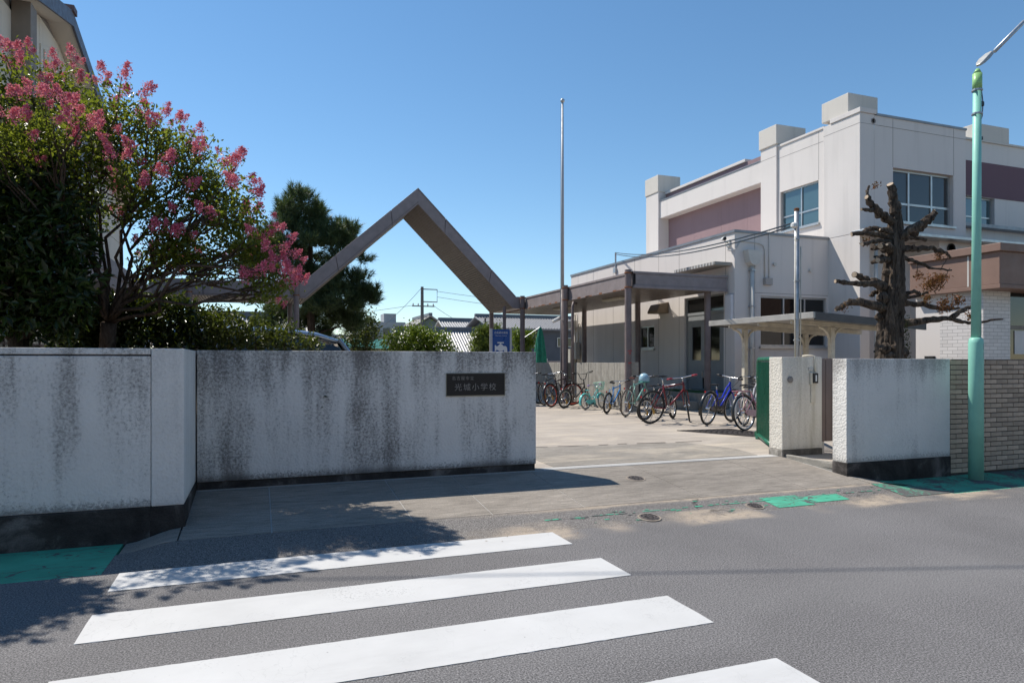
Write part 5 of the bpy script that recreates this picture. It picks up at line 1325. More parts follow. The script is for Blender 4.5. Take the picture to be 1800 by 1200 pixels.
def limb(mb, rng, p0, p1, r0, r1, n=7, wob=0.06, n_side=7, lift=0.0):
    p0, p1 = np.array(p0, float), np.array(p1, float); L = np.linalg.norm(p1 - p0); pts = []; w = np.zeros(3)
    for k in range(n + 1):
        f = k / n
        if 0 < k < n: w = w * 0.6 + rng.normal(size=3) * wob * L * 0.35
        q = p0 + (p1 - p0) * f + w * (1 - abs(2 * f - 1)) ; q[2] += lift * 4 * f * (1 - f)
        pts.append(q)
    rs = [r0 + (r1 - r0) * (k / n) ** 0.8 for k in range(n + 1)]
    mb.tube([tuple(q) for q in pts], rs, n_side)
    return pts

# crape myrtle with pink flowers
rng = np.random.default_rng(21)
CRAPE = shift([(-2.70, 10.19, 4.83, 0.50), (-2.28, 10.35, 4.76, 0.52), (-1.62, 9.57, 4.43, 0.49), (-2.51, 9.69, 4.05, 0.55), (-1.94, 9.47, 3.81, 0.55), (-1.36, 9.90, 4.21, 0.55), (-0.84, 9.28, 3.87, 0.49), (-1.33, 9.03, 3.42, 0.50), (-0.44, 9.02, 3.57, 0.38), (-0.75, 9.46, 3.28, 0.50), (-0.98, 9.12, 2.86, 0.38), (-0.20, 8.61, 3.12, 0.37), (-0.34, 8.99, 2.74, 0.42), (0.02, 8.53, 2.76, 0.30), (0.17, 8.37, 2.35, 0.23), (0.02, 8.64, 2.23, 0.24), (-0.70, 9.54, 2.69, 0.33), (-3.27, 10.29, 4.54, 0.57), (-1.25, 9.86, 2.67, 0.29), (-2.22, 10.22, 3.40, 0.51), (-3.52, 10.71, 5.31, 0.51)], 0.82) + [(-2.05, 7.05, 3.3, 0.30), (-1.7, 7.1, 3.5, 0.28)]
cb = (-1.5, 8.45, GZ)
T1 = thing('crape_myrtle', 'spreading crape myrtle tree covered in pink flower clusters behind the street wall', 'tree', cb)
BARK_C = mat_bark('crape_bark', (0.06, 0.042, 0.032), (0.20, 0.15, 0.115), 1.5)
LEAF_C = mat_leaf('crape_leaf', (0.075, 0.10, 0.012), (0.18, 0.20, 0.026), 0.36, 0.55)
m = MB(); fork = (-1.42, 7.95, 1.85)
limb(m, rng, cb, fork, 0.10, 0.075, 6, 0.05, 10)
tips = []
for b in CRAPE:
    c = np.array(b[:3]); mid = np.array(fork) * 0.45 + c * 0.55; mid[2] += 0.12
    pts = limb(m, rng, fork, c, 0.022, 0.008, 9, 0.2, 7, lift=0.1)
    for k in range(9):
        d = rng.normal(size=3); d /= np.linalg.norm(d); d[2] = abs(d[2]) * 0.6 + d[2] * 0.4
        s = pts[rng.integers(4, 9)]; e = c + d * b[3] * rng.uniform(0.7, 1.1)
        q = limb(m, rng, s, e, 0.012, 0.004, 5, 0.12, 5); tips.append(e)
m.build('trunk', BARK_C, T1, smooth=True)
P1, d1 = blob_pts(rng, CRAPE, 2300, 0.3)
keep = rng.random(len(P1)) < np.clip(0.25 + 1.2 * np.abs(np.sin(P1[:, 0] * 5.1 + P1[:, 2] * 3.3) * np.cos(P1[:, 2] * 6.1 + P1[:, 1] * 4.2)), 0, 1)
P1 = P1[keep]
cl = np.repeat(P1, 5, axis=0) + rng.normal(size=(len(P1) * 5, 3)) * 0.05
V, T = leaves(rng, cl, 0.048, 0.55)
fast_mesh('crown', V, T, LEAF_C, T1)
# flower panicles: crinkled petals, three shapes shared by all clusters
FL = []
for v in range(3):
    n = 180; h = rng.random(n) ** 0.8; a = rng.random(n) * 6.283; r = (0.075 * (1 - h) + 0.016) * np.sqrt(rng.random(n)) * 1.25
    P = np.stack([r * np.cos(a), r * np.sin(a), h * 0.19], 1) + rng.normal(size=(n, 3)) * 0.008
    V, T = leaves(rng, P, 0.025, 0.95, fold=0.3)
    t_ = mat_leaf('crape_flower', (0.70, 0.10, 0.22), (0.90, 0.26, 0.40), 0.6, 0.35)
    o = fast_mesh('flower_cluster', V, T, t_, None, (0, 0, 0)); FL.append(o.data); bpy.data.objects.remove(o)
cn = np.array([np.array(b[:3]) for b in CRAPE]); cr_ = np.array([b[3] for b in CRAPE])
nf = 0; tries = 0; placed = []
while nf < 290 and tries < 30000:
    tries += 1
    i = rng.integers(len(CRAPE)); d = rng.normal(size=3); d /= np.linalg.norm(d)
    if d[2] < -0.25: continue
    p = cn[i] + d * cr_[i] * rng.uniform(0.95, 1.18)
    inside = np.sum(np.linalg.norm(cn - p, axis=1) < cr_ * 0.93)
    if inside > 0: continue
    if d[0] * 0.55 + d[2] * 0.8 < 0.2 and rng.random() < 0.88: continue
    if any(np.linalg.norm(p - z_) < 0.10 for z_ in placed): continue
    placed.append(p)
    for q in range(rng.integers(1, 3)):
        o = link(bpy.data.objects.new('flower_cluster', FL[rng.integers(3)])); o.parent = T1
        pp = p + rng.normal(size=3) * 0.05 * q
        o.location = Vector(pp) - Vector(cb)
        tilt = Vector((d[0] * 0.7 + rng.normal() * 0.25, d[1] * 0.5 + rng.normal() * 0.25, 0.55)).normalized()
        o.rotation_euler = tilt.to_track_quat('Z', 'Y').to_euler()
        s = rng.uniform(0.42, 0.75); o.scale = (s, s, s); nf += 1

# dark evergreen tree in front of the hall
rng = np.random.default_rng(5)
EVER = shift([(-2.73, 9.45, 3.73, 0.49), (-2.42, 9.23, 3.31, 0.49), (-2.15, 9.02, 2.90, 0.42), (-2.60, 9.08, 2.94, 0.57), (-2.30, 9.08, 2.52, 0.51), (-2.00, 8.86, 2.31, 0.35), (-2.60, 9.19, 2.26, 0.58), (-2.02, 9.08, 2.04, 0.29), (-2.42, 9.33, 1.95, 0.33), (-3.34, 10.00, 3.40, 0.68), (-3.34, 10.00, 2.52, 0.61), (-3.6, 10.1, 4.2, 0.6), (-4.1, 10.3, 3.6, 0.8), (-4.0, 10.4, 4.9, 0.7)], 0.82) + [(-3.35, 7.0, 3.5, 0.6), (-3.2, 6.95, 2.8, 0.55), (-3.5, 7.2, 4.2, 0.5), (-3.7, 7.0, 3.0, 0.6), (-3.2, 6.75, 3.4, 0.6), (-3.7, 6.7, 3.4, 0.6), (-2.95, 6.95, 3.7, 0.42), (-3.4, 6.8, 2.7, 0.5)]  # last blobs are out of view, added to shade the road at left
eb = (-2.1, 7.75, GZ)
T2 = thing('evergreen_tree', 'dark glossy evergreen tree in front of the hall, left of the crape myrtle', 'tree', eb)
m = MB(); limb(m, rng, eb, (-2.15, 7.7, 2.2), 0.10, 0.085, 6, 0.03, 10)
for b in EVER: limb(m, rng, (-2.15, 7.7, 1.6 + 0.25 * rng.random()), b[:3], 0.045, 0.012, 7, 0.08, 6)
m.build('trunk', mat_bark('evergreen_bark', (0.03, 0.024, 0.02), (0.09, 0.075, 0.06), 1.4), T2, smooth=True)
P2, d2 = blob_pts(rng, EVER, 800, 0.45)
cl = np.repeat(P2, 6, axis=0); V, T = leaves(rng, cl + rng.normal(size=cl.shape) * 0.035, 0.115, 0.36, up=-0.1, out=np.repeat(d2, 6, axis=0) * 0.9)
fast_mesh('crown', V, T, mat_leaf('evergreen_leaf', (0.014, 0.028, 0.009), (0.036, 0.066, 0.018), 0.28, 0.25), T2)

def shrub(name, label, cat, blobs, leafmat, size, dens, per=5, width=0.5, group=None, seed=1, shell=0.6, stem=True, up=0.3, droop=0.0, jit=0.04, base=None):
    rng = np.random.default_rng(seed)
    c = np.mean([b[:3] for b in blobs], axis=0); base = base or (c[0], c[1], GZ)
    t = thing(name, label, cat, base, group)
    m = MB(); k = 0
    for b in blobs:
        limb(m, rng, (base[0] + rng.normal() * 0.1, base[1] + rng.normal() * 0.06, GZ - 0.02), b[:3], 0.03 + 0.03 * b[3], 0.01, 5, 0.06, 6)
    m.build('stems', BARK_C, t)
    P, d = blob_pts(rng, blobs, dens, shell)
    P = P[P[:, 2] > GZ]; n = len(P)
    cl = np.repeat(P, per, axis=0) + rng.normal(size=(n * per, 3)) * jit
    V, T = leaves(rng, cl, size, width, up=up, droop=droop)
    fast_mesh('foliage', V, T, leafmat, t)
    return t
LEAF_H = mat_leaf('hedge_leaf', (0.012, 0.022, 0.006), (0.045, 0.062, 0.014), 0.3, 0.25)
LEAF_Y = mat_leaf('bright_leaf', (0.06, 0.11, 0.008), (0.19, 0.25, 0.025), 0.4, 0.35)
LEAF_W = mat_leaf('willow_leaf', (0.06, 0.09, 0.012), (0.16, 0.20, 0.035), 0.45, 0.35)
LEAF_D = mat_leaf('deep_leaf', (0.02, 0.035, 0.008), (0.06, 0.085, 0.02), 0.4, 0.25)
H = [(-1.62, 9.35, 1.90, 0.34), (-1.72, 9.29, 1.69, 0.30), (-1.31, 9.35, 1.98, 0.33), (-0.99, 9.23, 1.94, 0.31), (-0.66, 9.11, 1.87, 0.29), (-0.34, 8.88, 1.76, 0.26), (-0.02, 8.76, 1.70, 0.22), (0.30, 8.64, 1.67, 0.18), (0.59, 8.53, 1.63, 0.12), (-1.22, 9.10, 1.63, 0.34), (-0.71, 8.91, 1.59, 0.30)]
H = shift(H, 0.9)
low = lambda L: L + [(x, y, 1.05, 0.36) for x, y, z, r in L] + [(x, y, 0.6, 0.36) for x, y, z, r in L[::2]]
shrub('hedge_shrub', 'tall dark leafy shrub directly behind the gate wall, nearest the evergreen tree', 'shrub', low([H[0], H[1], H[2], H[9], (-1.3, 8.35, 2.06, 0.15), (-0.95, 8.35, 2.08, 0.12), (-1.75, 8.3, 1.75, 0.32), (-1.6, 8.25, 1.98, 0.22)]), LEAF_H, 0.062, 2600, 6, 0.45, 'shrubs behind the gate wall', 31)
shrub('hedge_shrub', 'dark leafy shrub behind the gate wall, between the tall shrub and the car', 'shrub', low([H[3], H[4], H[10], (-0.77, 8.2, 2.0, 0.12)]), LEAF_H, 0.062, 2600, 6, 0.45, 'shrubs behind the gate wall', 32)
shrub('hedge_shrub', 'low shrub with small yellow-green leaves behind the gate wall before the car', 'shrub', low([(b[0], b[1], b[2] + 0.05, b[3] * 1.1) for b in (H[5], H[6], H[7])] + [H[8]]), mat_leaf('hedge_leaf_pale', (0.025, 0.04, 0.008), (0.09, 0.10, 0.018), 0.35, 0.3), 0.055, 2900, 6, 0.45, 'shrubs behind the gate wall', 33)
shrub('garden_shrub', 'broad bright green rounded shrub in front of the tiled roofs', 'shrub', [(6.62, 29.55, 2.25, 0.90), (5.80, 29.86, 2.10, 0.85), (7.44, 29.24, 2.0, 0.82), (6.62, 29.55, 2.5, 0.5), (6.2, 29.6, 1.2, 1.0), (7.2, 29.3, 1.1, 1.0), (5.5, 29.9, 1.2, 0.8), (8.0, 29.1, 1.3, 0.6)], LEAF_Y, 0.14, 300, 8, 0.5, None, 41, jit=0.12)
shrub('willow', 'pale green drooping willow-like tree beside the blue sign', 'tree', [(12.42, 38.06, 2.98, 0.67), (12.9, 37.92, 3.2, 0.62), (12.35, 38.08, 2.38, 0.75), (12.9, 37.9, 2.3, 0.75), (12.6, 38, 1.6, 0.8), (13.2, 37.8, 2.5, 0.6)], LEAF_W, 0.24, 330, 8, 0.16, None, 42, droop=1.6, jit=0.12)
shrub('garden_tree', 'small mid green tree between the walkway columns behind the sign', 'tree', [(15.01, 39.23, 3.06, 0.5), (15.3, 39.17, 2.54, 0.65), (15.6, 39.0, 2.9, 0.55), (15.2, 39.1, 1.7, 0.7)], LEAF_Y, 0.16, 300, 8, 0.5, None, 43, jit=0.1)
shrub('garden_shrub', 'low olive shrub at the foot of the drooping willow-like tree', 'shrub', [(11.9, 36.5, 1.3, 0.6), (12.8, 36.3, 1.2, 0.6), (11.2, 36.8, 0.9, 0.6), (13.6, 36, 1.0, 0.5)], LEAF_D, 0.14, 300, 7, 0.5, None, 44, jit=0.08)
shrub('garden_tree', 'loose brownish green tree at the foot of the pine', 'tree', [(5.09, 33.32, 2.99, 0.60), (4.83, 33.42, 2.44, 0.69), (4.19, 33.66, 2.71, 0.55), (4.6, 33.5, 1.6, 0.8), (5.0, 33.4, 3.5, 0.35)], mat_leaf('olive_leaf', (0.03, 0.045, 0.01), (0.085, 0.09, 0.02), 0.4, 0.3), 0.15, 230, 7, 0.5, None, 45, jit=0.12)

# cycads beside the walkway columns
def cycad(x, y, h, n, seed, label):
    rng = np.random.default_rng(seed); t = thing('cycad', label, 'plant', (x, y, GZ), 'cycads beside the walkway')
    m = MB(); m.lathe([(0.22, GZ), (0.24, GZ + h * 0.5), (0.2, GZ + h)], (x, y, 0), n=12); m.build('trunk', BARK_C, t)
    Vs = []; Ts = []; n0 = 0
    for k in range(n):
        a = rng.random() * 6.283; el = rng.uniform(0.1, 1.2); L = rng.uniform(0.9, 1.4); pts = []
        for i in range(15):
            f = i / 14; e = el - 1.5 * f * f
            r = L * f * math.cos(el * (1 - 0.3 * f)); z = GZ + h + L * (f * math.sin(el) - 0.55 * f * f)
            pts.append(np.array([x + r * math.cos(a), y + r * math.sin(a), z]))
        for i in range(1, 15):
            tdir = pts[i] - pts[i - 1]; tdir /= np.linalg.norm(tdir); sdir = np.cross(tdir, [0, 0, 1]); sdir /= np.linalg.norm(sdir) + 1e-9
            for sg in (-1, 1):
                for q in range(2):
                    p = pts[i - 1] + (pts[i] - pts[i - 1]) * q * 0.5; ll = 0.2 * math.sin(math.pi * min(1, (i + 1) / 15.5)) + 0.03
                    e = p + sdir * sg * ll + tdir * ll * 0.6 + np.array([0, 0, 0.05]); w = tdir * 0.014
                    Vs += [p - w, p + w, e]; Ts.append((n0, n0 + 1, n0 + 2)); n0 += 3
            w = np.array([0, 0, 0.008]); Vs += [pts[i - 1] - w, pts[i - 1] + w, pts[i]]; Ts.append((n0, n0 + 1, n0 + 2)); n0 += 3
    fast_mesh('fronds', np.array(Vs), np.array(Ts), mat_leaf('cycad_leaf', (0.012, 0.022, 0.008), (0.03, 0.045, 0.016), 0.35, 0.1), t)
cycad(2.3, 25.9, 1.1, 46, 3, 'dark cycad with arching fronds right of the left peak column')
cycad(-0.3, 25.8, 1.2, 46, 4, 'dark cycad with arching fronds between the left walkway columns')
cycad(3.6, 26.3, 0.8, 40, 5, 'lower cycad under the pine tree, beneath the peaked roof')

# pine
rng = np.random.default_rng(9)
PINE = [(0.1, 30.2, 5.0, 0.8), (1.98, 30.21, 7.64, 1.25), (1.06, 30.02, 7.05, 1.0), (3.0, 29.79, 6.9, 1.0), (2.44, 30.04, 5.95, 1.5), (1.06, 30.02, 5.63, 1.0), (3.45, 29.62, 5.4, 1.0), (1.98, 30.21, 4.25, 1.4), (3.3, 29.71, 4.01, 1.25), (4.2, 29.87, 4.3, 0.65), (2.48, 30.56, 3.07, 1.4), (3.8, 30.4, 3.1, 0.85), (1.11, 31.2, 3.85, 1.0), (0.65, 31.3, 2.6, 1.0), (0.2, 30.3, 6.2, 0.7)]
pb = (2.2, 30.3, GZ)
T3 = thing('pine_tree', 'tall dark pine tree with needle tufts behind the peaked walkway roof', 'tree', pb)
m = MB(); limb(m, rng, pb, (2.1, 30.2, 7.6), 0.24, 0.06, 10, 0.02, 10)
for b in PINE:
    zc = max(1.8, b[2] - 0.5); limb(m, rng, (2.15, 30.25, zc), b[:3], 0.07, 0.02, 6, 0.08, 6)
m.build('trunk', mat_bark('pine_bark', (0.035, 0.025, 0.02), (0.10, 0.075, 0.055), 1.0), T3)
SUB = []
for b in PINE:
    for k in range(int(8 * b[3] + 3)):
        d = rng.normal(size=3); d /= np.linalg.norm(d); q = np.array(b[:3]) + d * b[3] * rng.uniform(0.45, 1.0) * np.array([1, 1, 0.8]); SUB.append((q[0], q[1], q[2], rng.uniform(0.22, 0.42)))
Pp, dd = blob_pts(rng, SUB, 200, 0.1, 0.75); nt_ = len(Pp); K = 44
axd = dd * 0.9 + np.array([0, 0, 1.0]); axd /= np.linalg.norm(axd, axis=1, keepdims=True)
base = np.repeat(Pp, K, axis=0); axr = np.repeat(axd, K, axis=0)
tpos = rng.random((nt_ * K, 1)); base = base + axr * (tpos * 0.36)
nd = axr * 0.75 + rng.normal(size=(nt_ * K, 3)) * 0.5; nd /= np.linalg.norm(nd, axis=1, keepdims=True)
side = np.cross(nd, rng.normal(size=(nt_ * K, 3))); side /= np.linalg.norm(side, axis=1, keepdims=True)
Ln = rng.uniform(0.18, 0.36, (nt_ * K, 1)); V = np.stack([base - side * 0.012, base + side * 0.012, base + nd * Ln], 1).reshape(-1, 3)
fast_mesh('crown', V, np.arange(len(V)).reshape(-1, 3), mat_leaf('pine_needles', (0.018, 0.042, 0.016), (0.075, 0.11, 0.045), 0.5, 0.2), T3)

# pollarded conifer stump behind the white side wall
rng = np.random.default_rng(77)
tb = (8.35, 7.15, GZ)
T4 = thing('pollarded_tree', 'dead-looking pollarded conifer with lopped stubs and brown foliage behind the white wall', 'tree', tb)
BARK_S = mat_bark('stump_bark', (0.014, 0.011, 0.010), (0.21, 0.165, 0.13), 1.1)
m = MB()
rings = [(0.0, 0.34, 0, 0), (0.9, 0.27, 0.01, 0), (1.3, 0.23, -0.01, 0), (1.7, 0.215, 0.0, 0.0), (2.1, 0.20, 0.04, 0), (2.45, 0.175, 0.07, 0), (2.9, 0.14, 0.09, 0), (3.2, 0.115, 0.10, 0), (3.38, 0.07, 0.11, 0)]
NS = 40; NR = 60; vs = []
zs = np.linspace(0, 3.38, NR)
rr0 = np.interp(zs, [q[0] for q in rings], [q[1] for q in rings]); xo = np.interp(zs, [q[0] for q in rings], [q[2] for q in rings])
ph = rng.random(8) * 6.28
for i in range(NR):
    for k in range(NS):
        a = 2 * math.pi * k / NS; z = zs[i]
        fl = 0.10 * math.sin(5 * a + ph[0] + z * 0.9) + 0.08 * math.sin(9 * a + ph[1] - z * 1.3) + 0.05 * math.sin(17 * a + ph[2] + 2 * z) + 0.05 * math.sin(7 * z + 3 * a + ph[3]) + rng.normal() * 0.035
        r = rr0[i] * 0.75 * (1 + fl); vs.append((tb[0] + xo[i] + r * math.cos(a), tb[1] + r * math.sin(a), GZ + z))
fs = [(i * NS + k, i * NS + (k + 1) % NS, (i + 1) * NS + (k + 1) % NS, (i + 1) * NS + k) for i in range(NR - 1) for k in range(NS)]
fs.append(tuple((NR - 1) * NS + k for k in range(NS))); m.add(vs, fs)
for k in range(16):   # burls and root lumps
    a = rng.random() * 6.28; z = rng.uniform(1.15, 1.5) if k < 9 else rng.uniform(1.6, 3.0); r = np.interp(z, [q[0] for q in rings], [q[1] for q in rings])
    s = rng.uniform(0.04, 0.09); m.lathe([(s * 0.5, -s * 0.9), (s, -s * 0.3), (s * 0.95, s * 0.3), (s * 0.4, s * 0.9)], (tb[0] + math.cos(a) * r * 0.75, tb[1] + math.sin(a) * r * 0.75, GZ + z), n=8)
m.build('trunk', BARK_S, T4, smooth=False)
MOSS = simple('moss', (0.09, 0.11, 0.03), 0.95, var=0.4, vscale=20)
Pm = np.array([(tb[0] + 0.165 - 0.02 * rng.random() + 0.05 * max(0, 0.8 - q) , tb[1] - 0.12 + rng.normal() * 0.03, GZ + 1.15 + q) for q in rng.random(500) * 0.75]); V, T = leaves(rng, Pm, 0.02, 0.8); fast_mesh('moss', V, T, MOSS, T4)
CUT = simple('cut_wood', (0.42, 0.33, 0.24), 0.9, var=0.25, vscale=20)
def stub(pts, r0, r1, cut=True):
    r0 *= 1.2; r1 *= 1.2
    P = [np.array(p, float) for p in pts]; dense = []; n = 6
    for i in range(len(P) - 1):
        for k in range(n): dense.append(P[i] + (P[i + 1] - P[i]) * k / n + rng.normal(size=3) * r0 * 0.16)
    dense.append(P[-1]); rs = [(r0 + (r1 - r0) * k / (len(dense) - 1)) * rng.uniform(0.82, 1.22) for k in range(len(dense))]
    q = MB(); q.tube([tuple(p) for p in dense], rs, 9); o = q.build('limb_stub', BARK_S, T4)
    if cut:
        d = Vector(dense[-1] - dense[-2]).normalized(); e = Vector(dense[-1]); q = MB(); q.tube([e, e + d * 0.004], rs[-1] * 0.86, 9); q.build('cut_face', CUT, o)
X0, Y0 = tb[0], tb[1]
S_ = lambda dx, dz, dy=0.0: (X0 + dx * 1.14, Y0 + dy, dz)
# lopped branches: left side low to high, then right side
stub([S_(-0.12, 2.22), S_(-0.50, 2.27, -0.05), S_(-0.78, 2.25, -0.10), S_(-0.98, 2.14, -0.12)], 0.052, 0.022)
stub([S_(-0.12, 2.20), S_(-0.35, 2.30, 0.1), S_(-0.55, 2.28, 0.12)], 0.045, 0.03)
stub([S_(-0.10, 2.50), S_(-0.42, 2.54, -0.1), S_(-0.70, 2.50, -0.12), S_(-1.02, 2.52, -0.16)], 0.045, 0.022)
stub([S_(-0.10, 2.52), S_(-0.35, 2.60, 0.05), S_(-0.52, 2.66, 0.06)], 0.05, 0.03)
stub([S_(-0.02, 2.88), S_(-0.22, 2.86, -0.15), S_(-0.40, 2.83, -0.2)], 0.035, 0.028)
stub([S_(0.0, 3.02), S_(-0.2, 3.03, -0.18), S_(-0.38, 3.02, -0.22)], 0.045, 0.034)
stub([S_(0.0, 3.12), S_(-0.28, 3.12, -0.1), S_(-0.60, 3.04, -0.15)], 0.035, 0.02)
stub([S_(0.02, 3.20), S_(-0.32, 3.24, 0.0), S_(-0.62, 3.20, 0.0)], 0.04, 0.024)
stub([S_(0.04, 3.28), S_(-0.18, 3.34, 0.1), S_(-0.30, 3.30, 0.1)], 0.035, 0.025)
stub([S_(0.06, 3.42), S_(-0.18, 3.50, -0.05), S_(-0.38, 3.62, -0.08), S_(-0.48, 3.70, -0.1)], 0.05, 0.032)
stub([S_(-0.25, 3.55, -0.05), S_(-0.42, 3.53, -0.1), S_(-0.58, 3.52, -0.12)], 0.025, 0.016)
stub([S_(-0.43, 3.68, -0.08), S_(-0.45, 3.78, -0.08), S_(-0.42, 3.86, -0.08)], 0.02, 0.012)
stub([S_(0.10, 3.45), S_(0.07, 3.65), S_(0.04, 3.86), S_(0.0, 3.95)], 0.06, 0.036)
stub([S_(0.12, 3.45), S_(0.22, 3.60, 0.12), S_(0.26, 3.76, 0.15)], 0.05, 0.045)
stub([S_(0.08, 3.20, -0.05), S_(0.22, 3.32, -0.2), S_(0.36, 3.42, -0.25), S_(0.47, 3.55, -0.28)], 0.055, 0.036)
stub([S_(0.14, 3.18), S_(0.42, 3.24, 0.05), S_(0.66, 3.22, 0.05)], 0.035, 0.02)
stub([S_(0.40, 3.26, 0.05), S_(0.58, 3.42, 0.0), S_(0.74, 3.60, 0.0)], 0.04, 0.03)
stub([S_(0.14, 3.06), S_(0.45, 3.08), S_(0.75, 3.10), S_(0.92, 3.06), S_(1.05, 2.98)], 0.04, 0.014, False)
stub([S_(0.16, 2.94), S_(0.32, 2.88, -0.08), S_(0.55, 2.80, -0.1), S_(0.95, 2.78, -0.1)], 0.028, 0.008, False)
stub([S_(0.14, 2.36), S_(0.40, 2.38, 0.05), S_(0.70, 2.46, 0.05)], 0.026, 0.016, False)
stub([S_(0.14, 2.27), S_(0.55, 2.28), S_(0.95, 2.22), S_(1.20, 2.25)], 0.036, 0.014, False)
stub([S_(0.14, 1.98), S_(0.55, 2.05, -0.05), S_(0.95, 2.08, -0.08), S_(1.12, 2.20, -0.1), S_(1.30, 2.26, -0.1)], 0.042, 0.02, False)
stub([S_(0.95, 2.08, -0.08), S_(1.25, 2.02, -0.1), S_(1.85, 2.09, -0.14)], 0.028, 0.01, False)
for k in range(9):
    z = rng.uniform(2.15, 3.45); a = rng.uniform(0, 6.283); Ls = rng.uniform(0.22, 0.6); dx, dy = math.cos(a) * Ls, math.sin(a) * Ls * 0.8; dz = rng.uniform(-0.04, 0.12)
    xo_ = np.interp(z - GZ, [q[0] for q in rings], [q[2] for q in rings]); r_ = rng.uniform(0.02, 0.036)
    stub([S_(xo_, z), S_(xo_ + dx * 0.4, z + dz * 0.2 + rng.normal() * 0.02, dy * 0.4), S_(xo_ + dx * 0.75, z + dz * 0.6 + rng.normal() * 0.03, dy * 0.75), S_(xo_ + dx, z + dz, dy)], r_, r_ * 0.65)
DEAD = mat_leaf('dead_foliage', (0.09, 0.028, 0.010), (0.24, 0.085, 0.035), 0.8, 0.2)
dead = [(X0 + 0.82, Y0, 2.58, 0.17), (X0 + 0.98, Y0 - 0.02, 2.66, 0.12), (X0 + 0.42, Y0 - 0.1, 2.66, 0.07), (X0 + 1.08, Y0, 2.30, 0.12), (X0 + 1.22, Y0 - 0.1, 2.34, 0.10), (X0 + 1.5, Y0 - 0.1, 2.12, 0.10), (X0 - 0.98, Y0 - 0.12, 2.16, 0.06), (X0 - 0.36, Y0 - 0.08, 3.86, 0.05), (X0 + 0.95, Y0, 2.98, 0.07), (X0 + 0.6, Y0 - .1, 2.36, 0.08), (X0 - 0.55, Y0 - .1, 3.1, 0.05), (X0 + .9, Y0 - .1, 2.2, .07)]
P4, d4 = blob_pts(rng, dead, 5200, 0.1); c4 = np.repeat(P4, 3, axis=0) + rng.normal(size=(len(P4) * 3, 3)) * 0.018
V, T = leaves(rng, c4, 0.042, 0.35); fast_mesh('dead_foliage', V, T, DEAD, T4)
# twigs carrying the dead foliage
m = MB()
for a, b in (((0.70, 2.46), (0.85, 2.62)), ((0.78, 2.48), (0.98, 2.70)), ((0.40, 2.86), (0.42, 2.64)), ((1.0, 2.22), (1.1, 2.34)), ((0.82, 2.79), (0.95, 3.0)), ((0.85, 2.6), (0.98, 2.82))): limb(m, rng, S_(*a, -0.05), S_(*b, -0.05), 0.008, 0.004, 4, 0.1, 5)
m.build('twigs', BARK_S, T4)

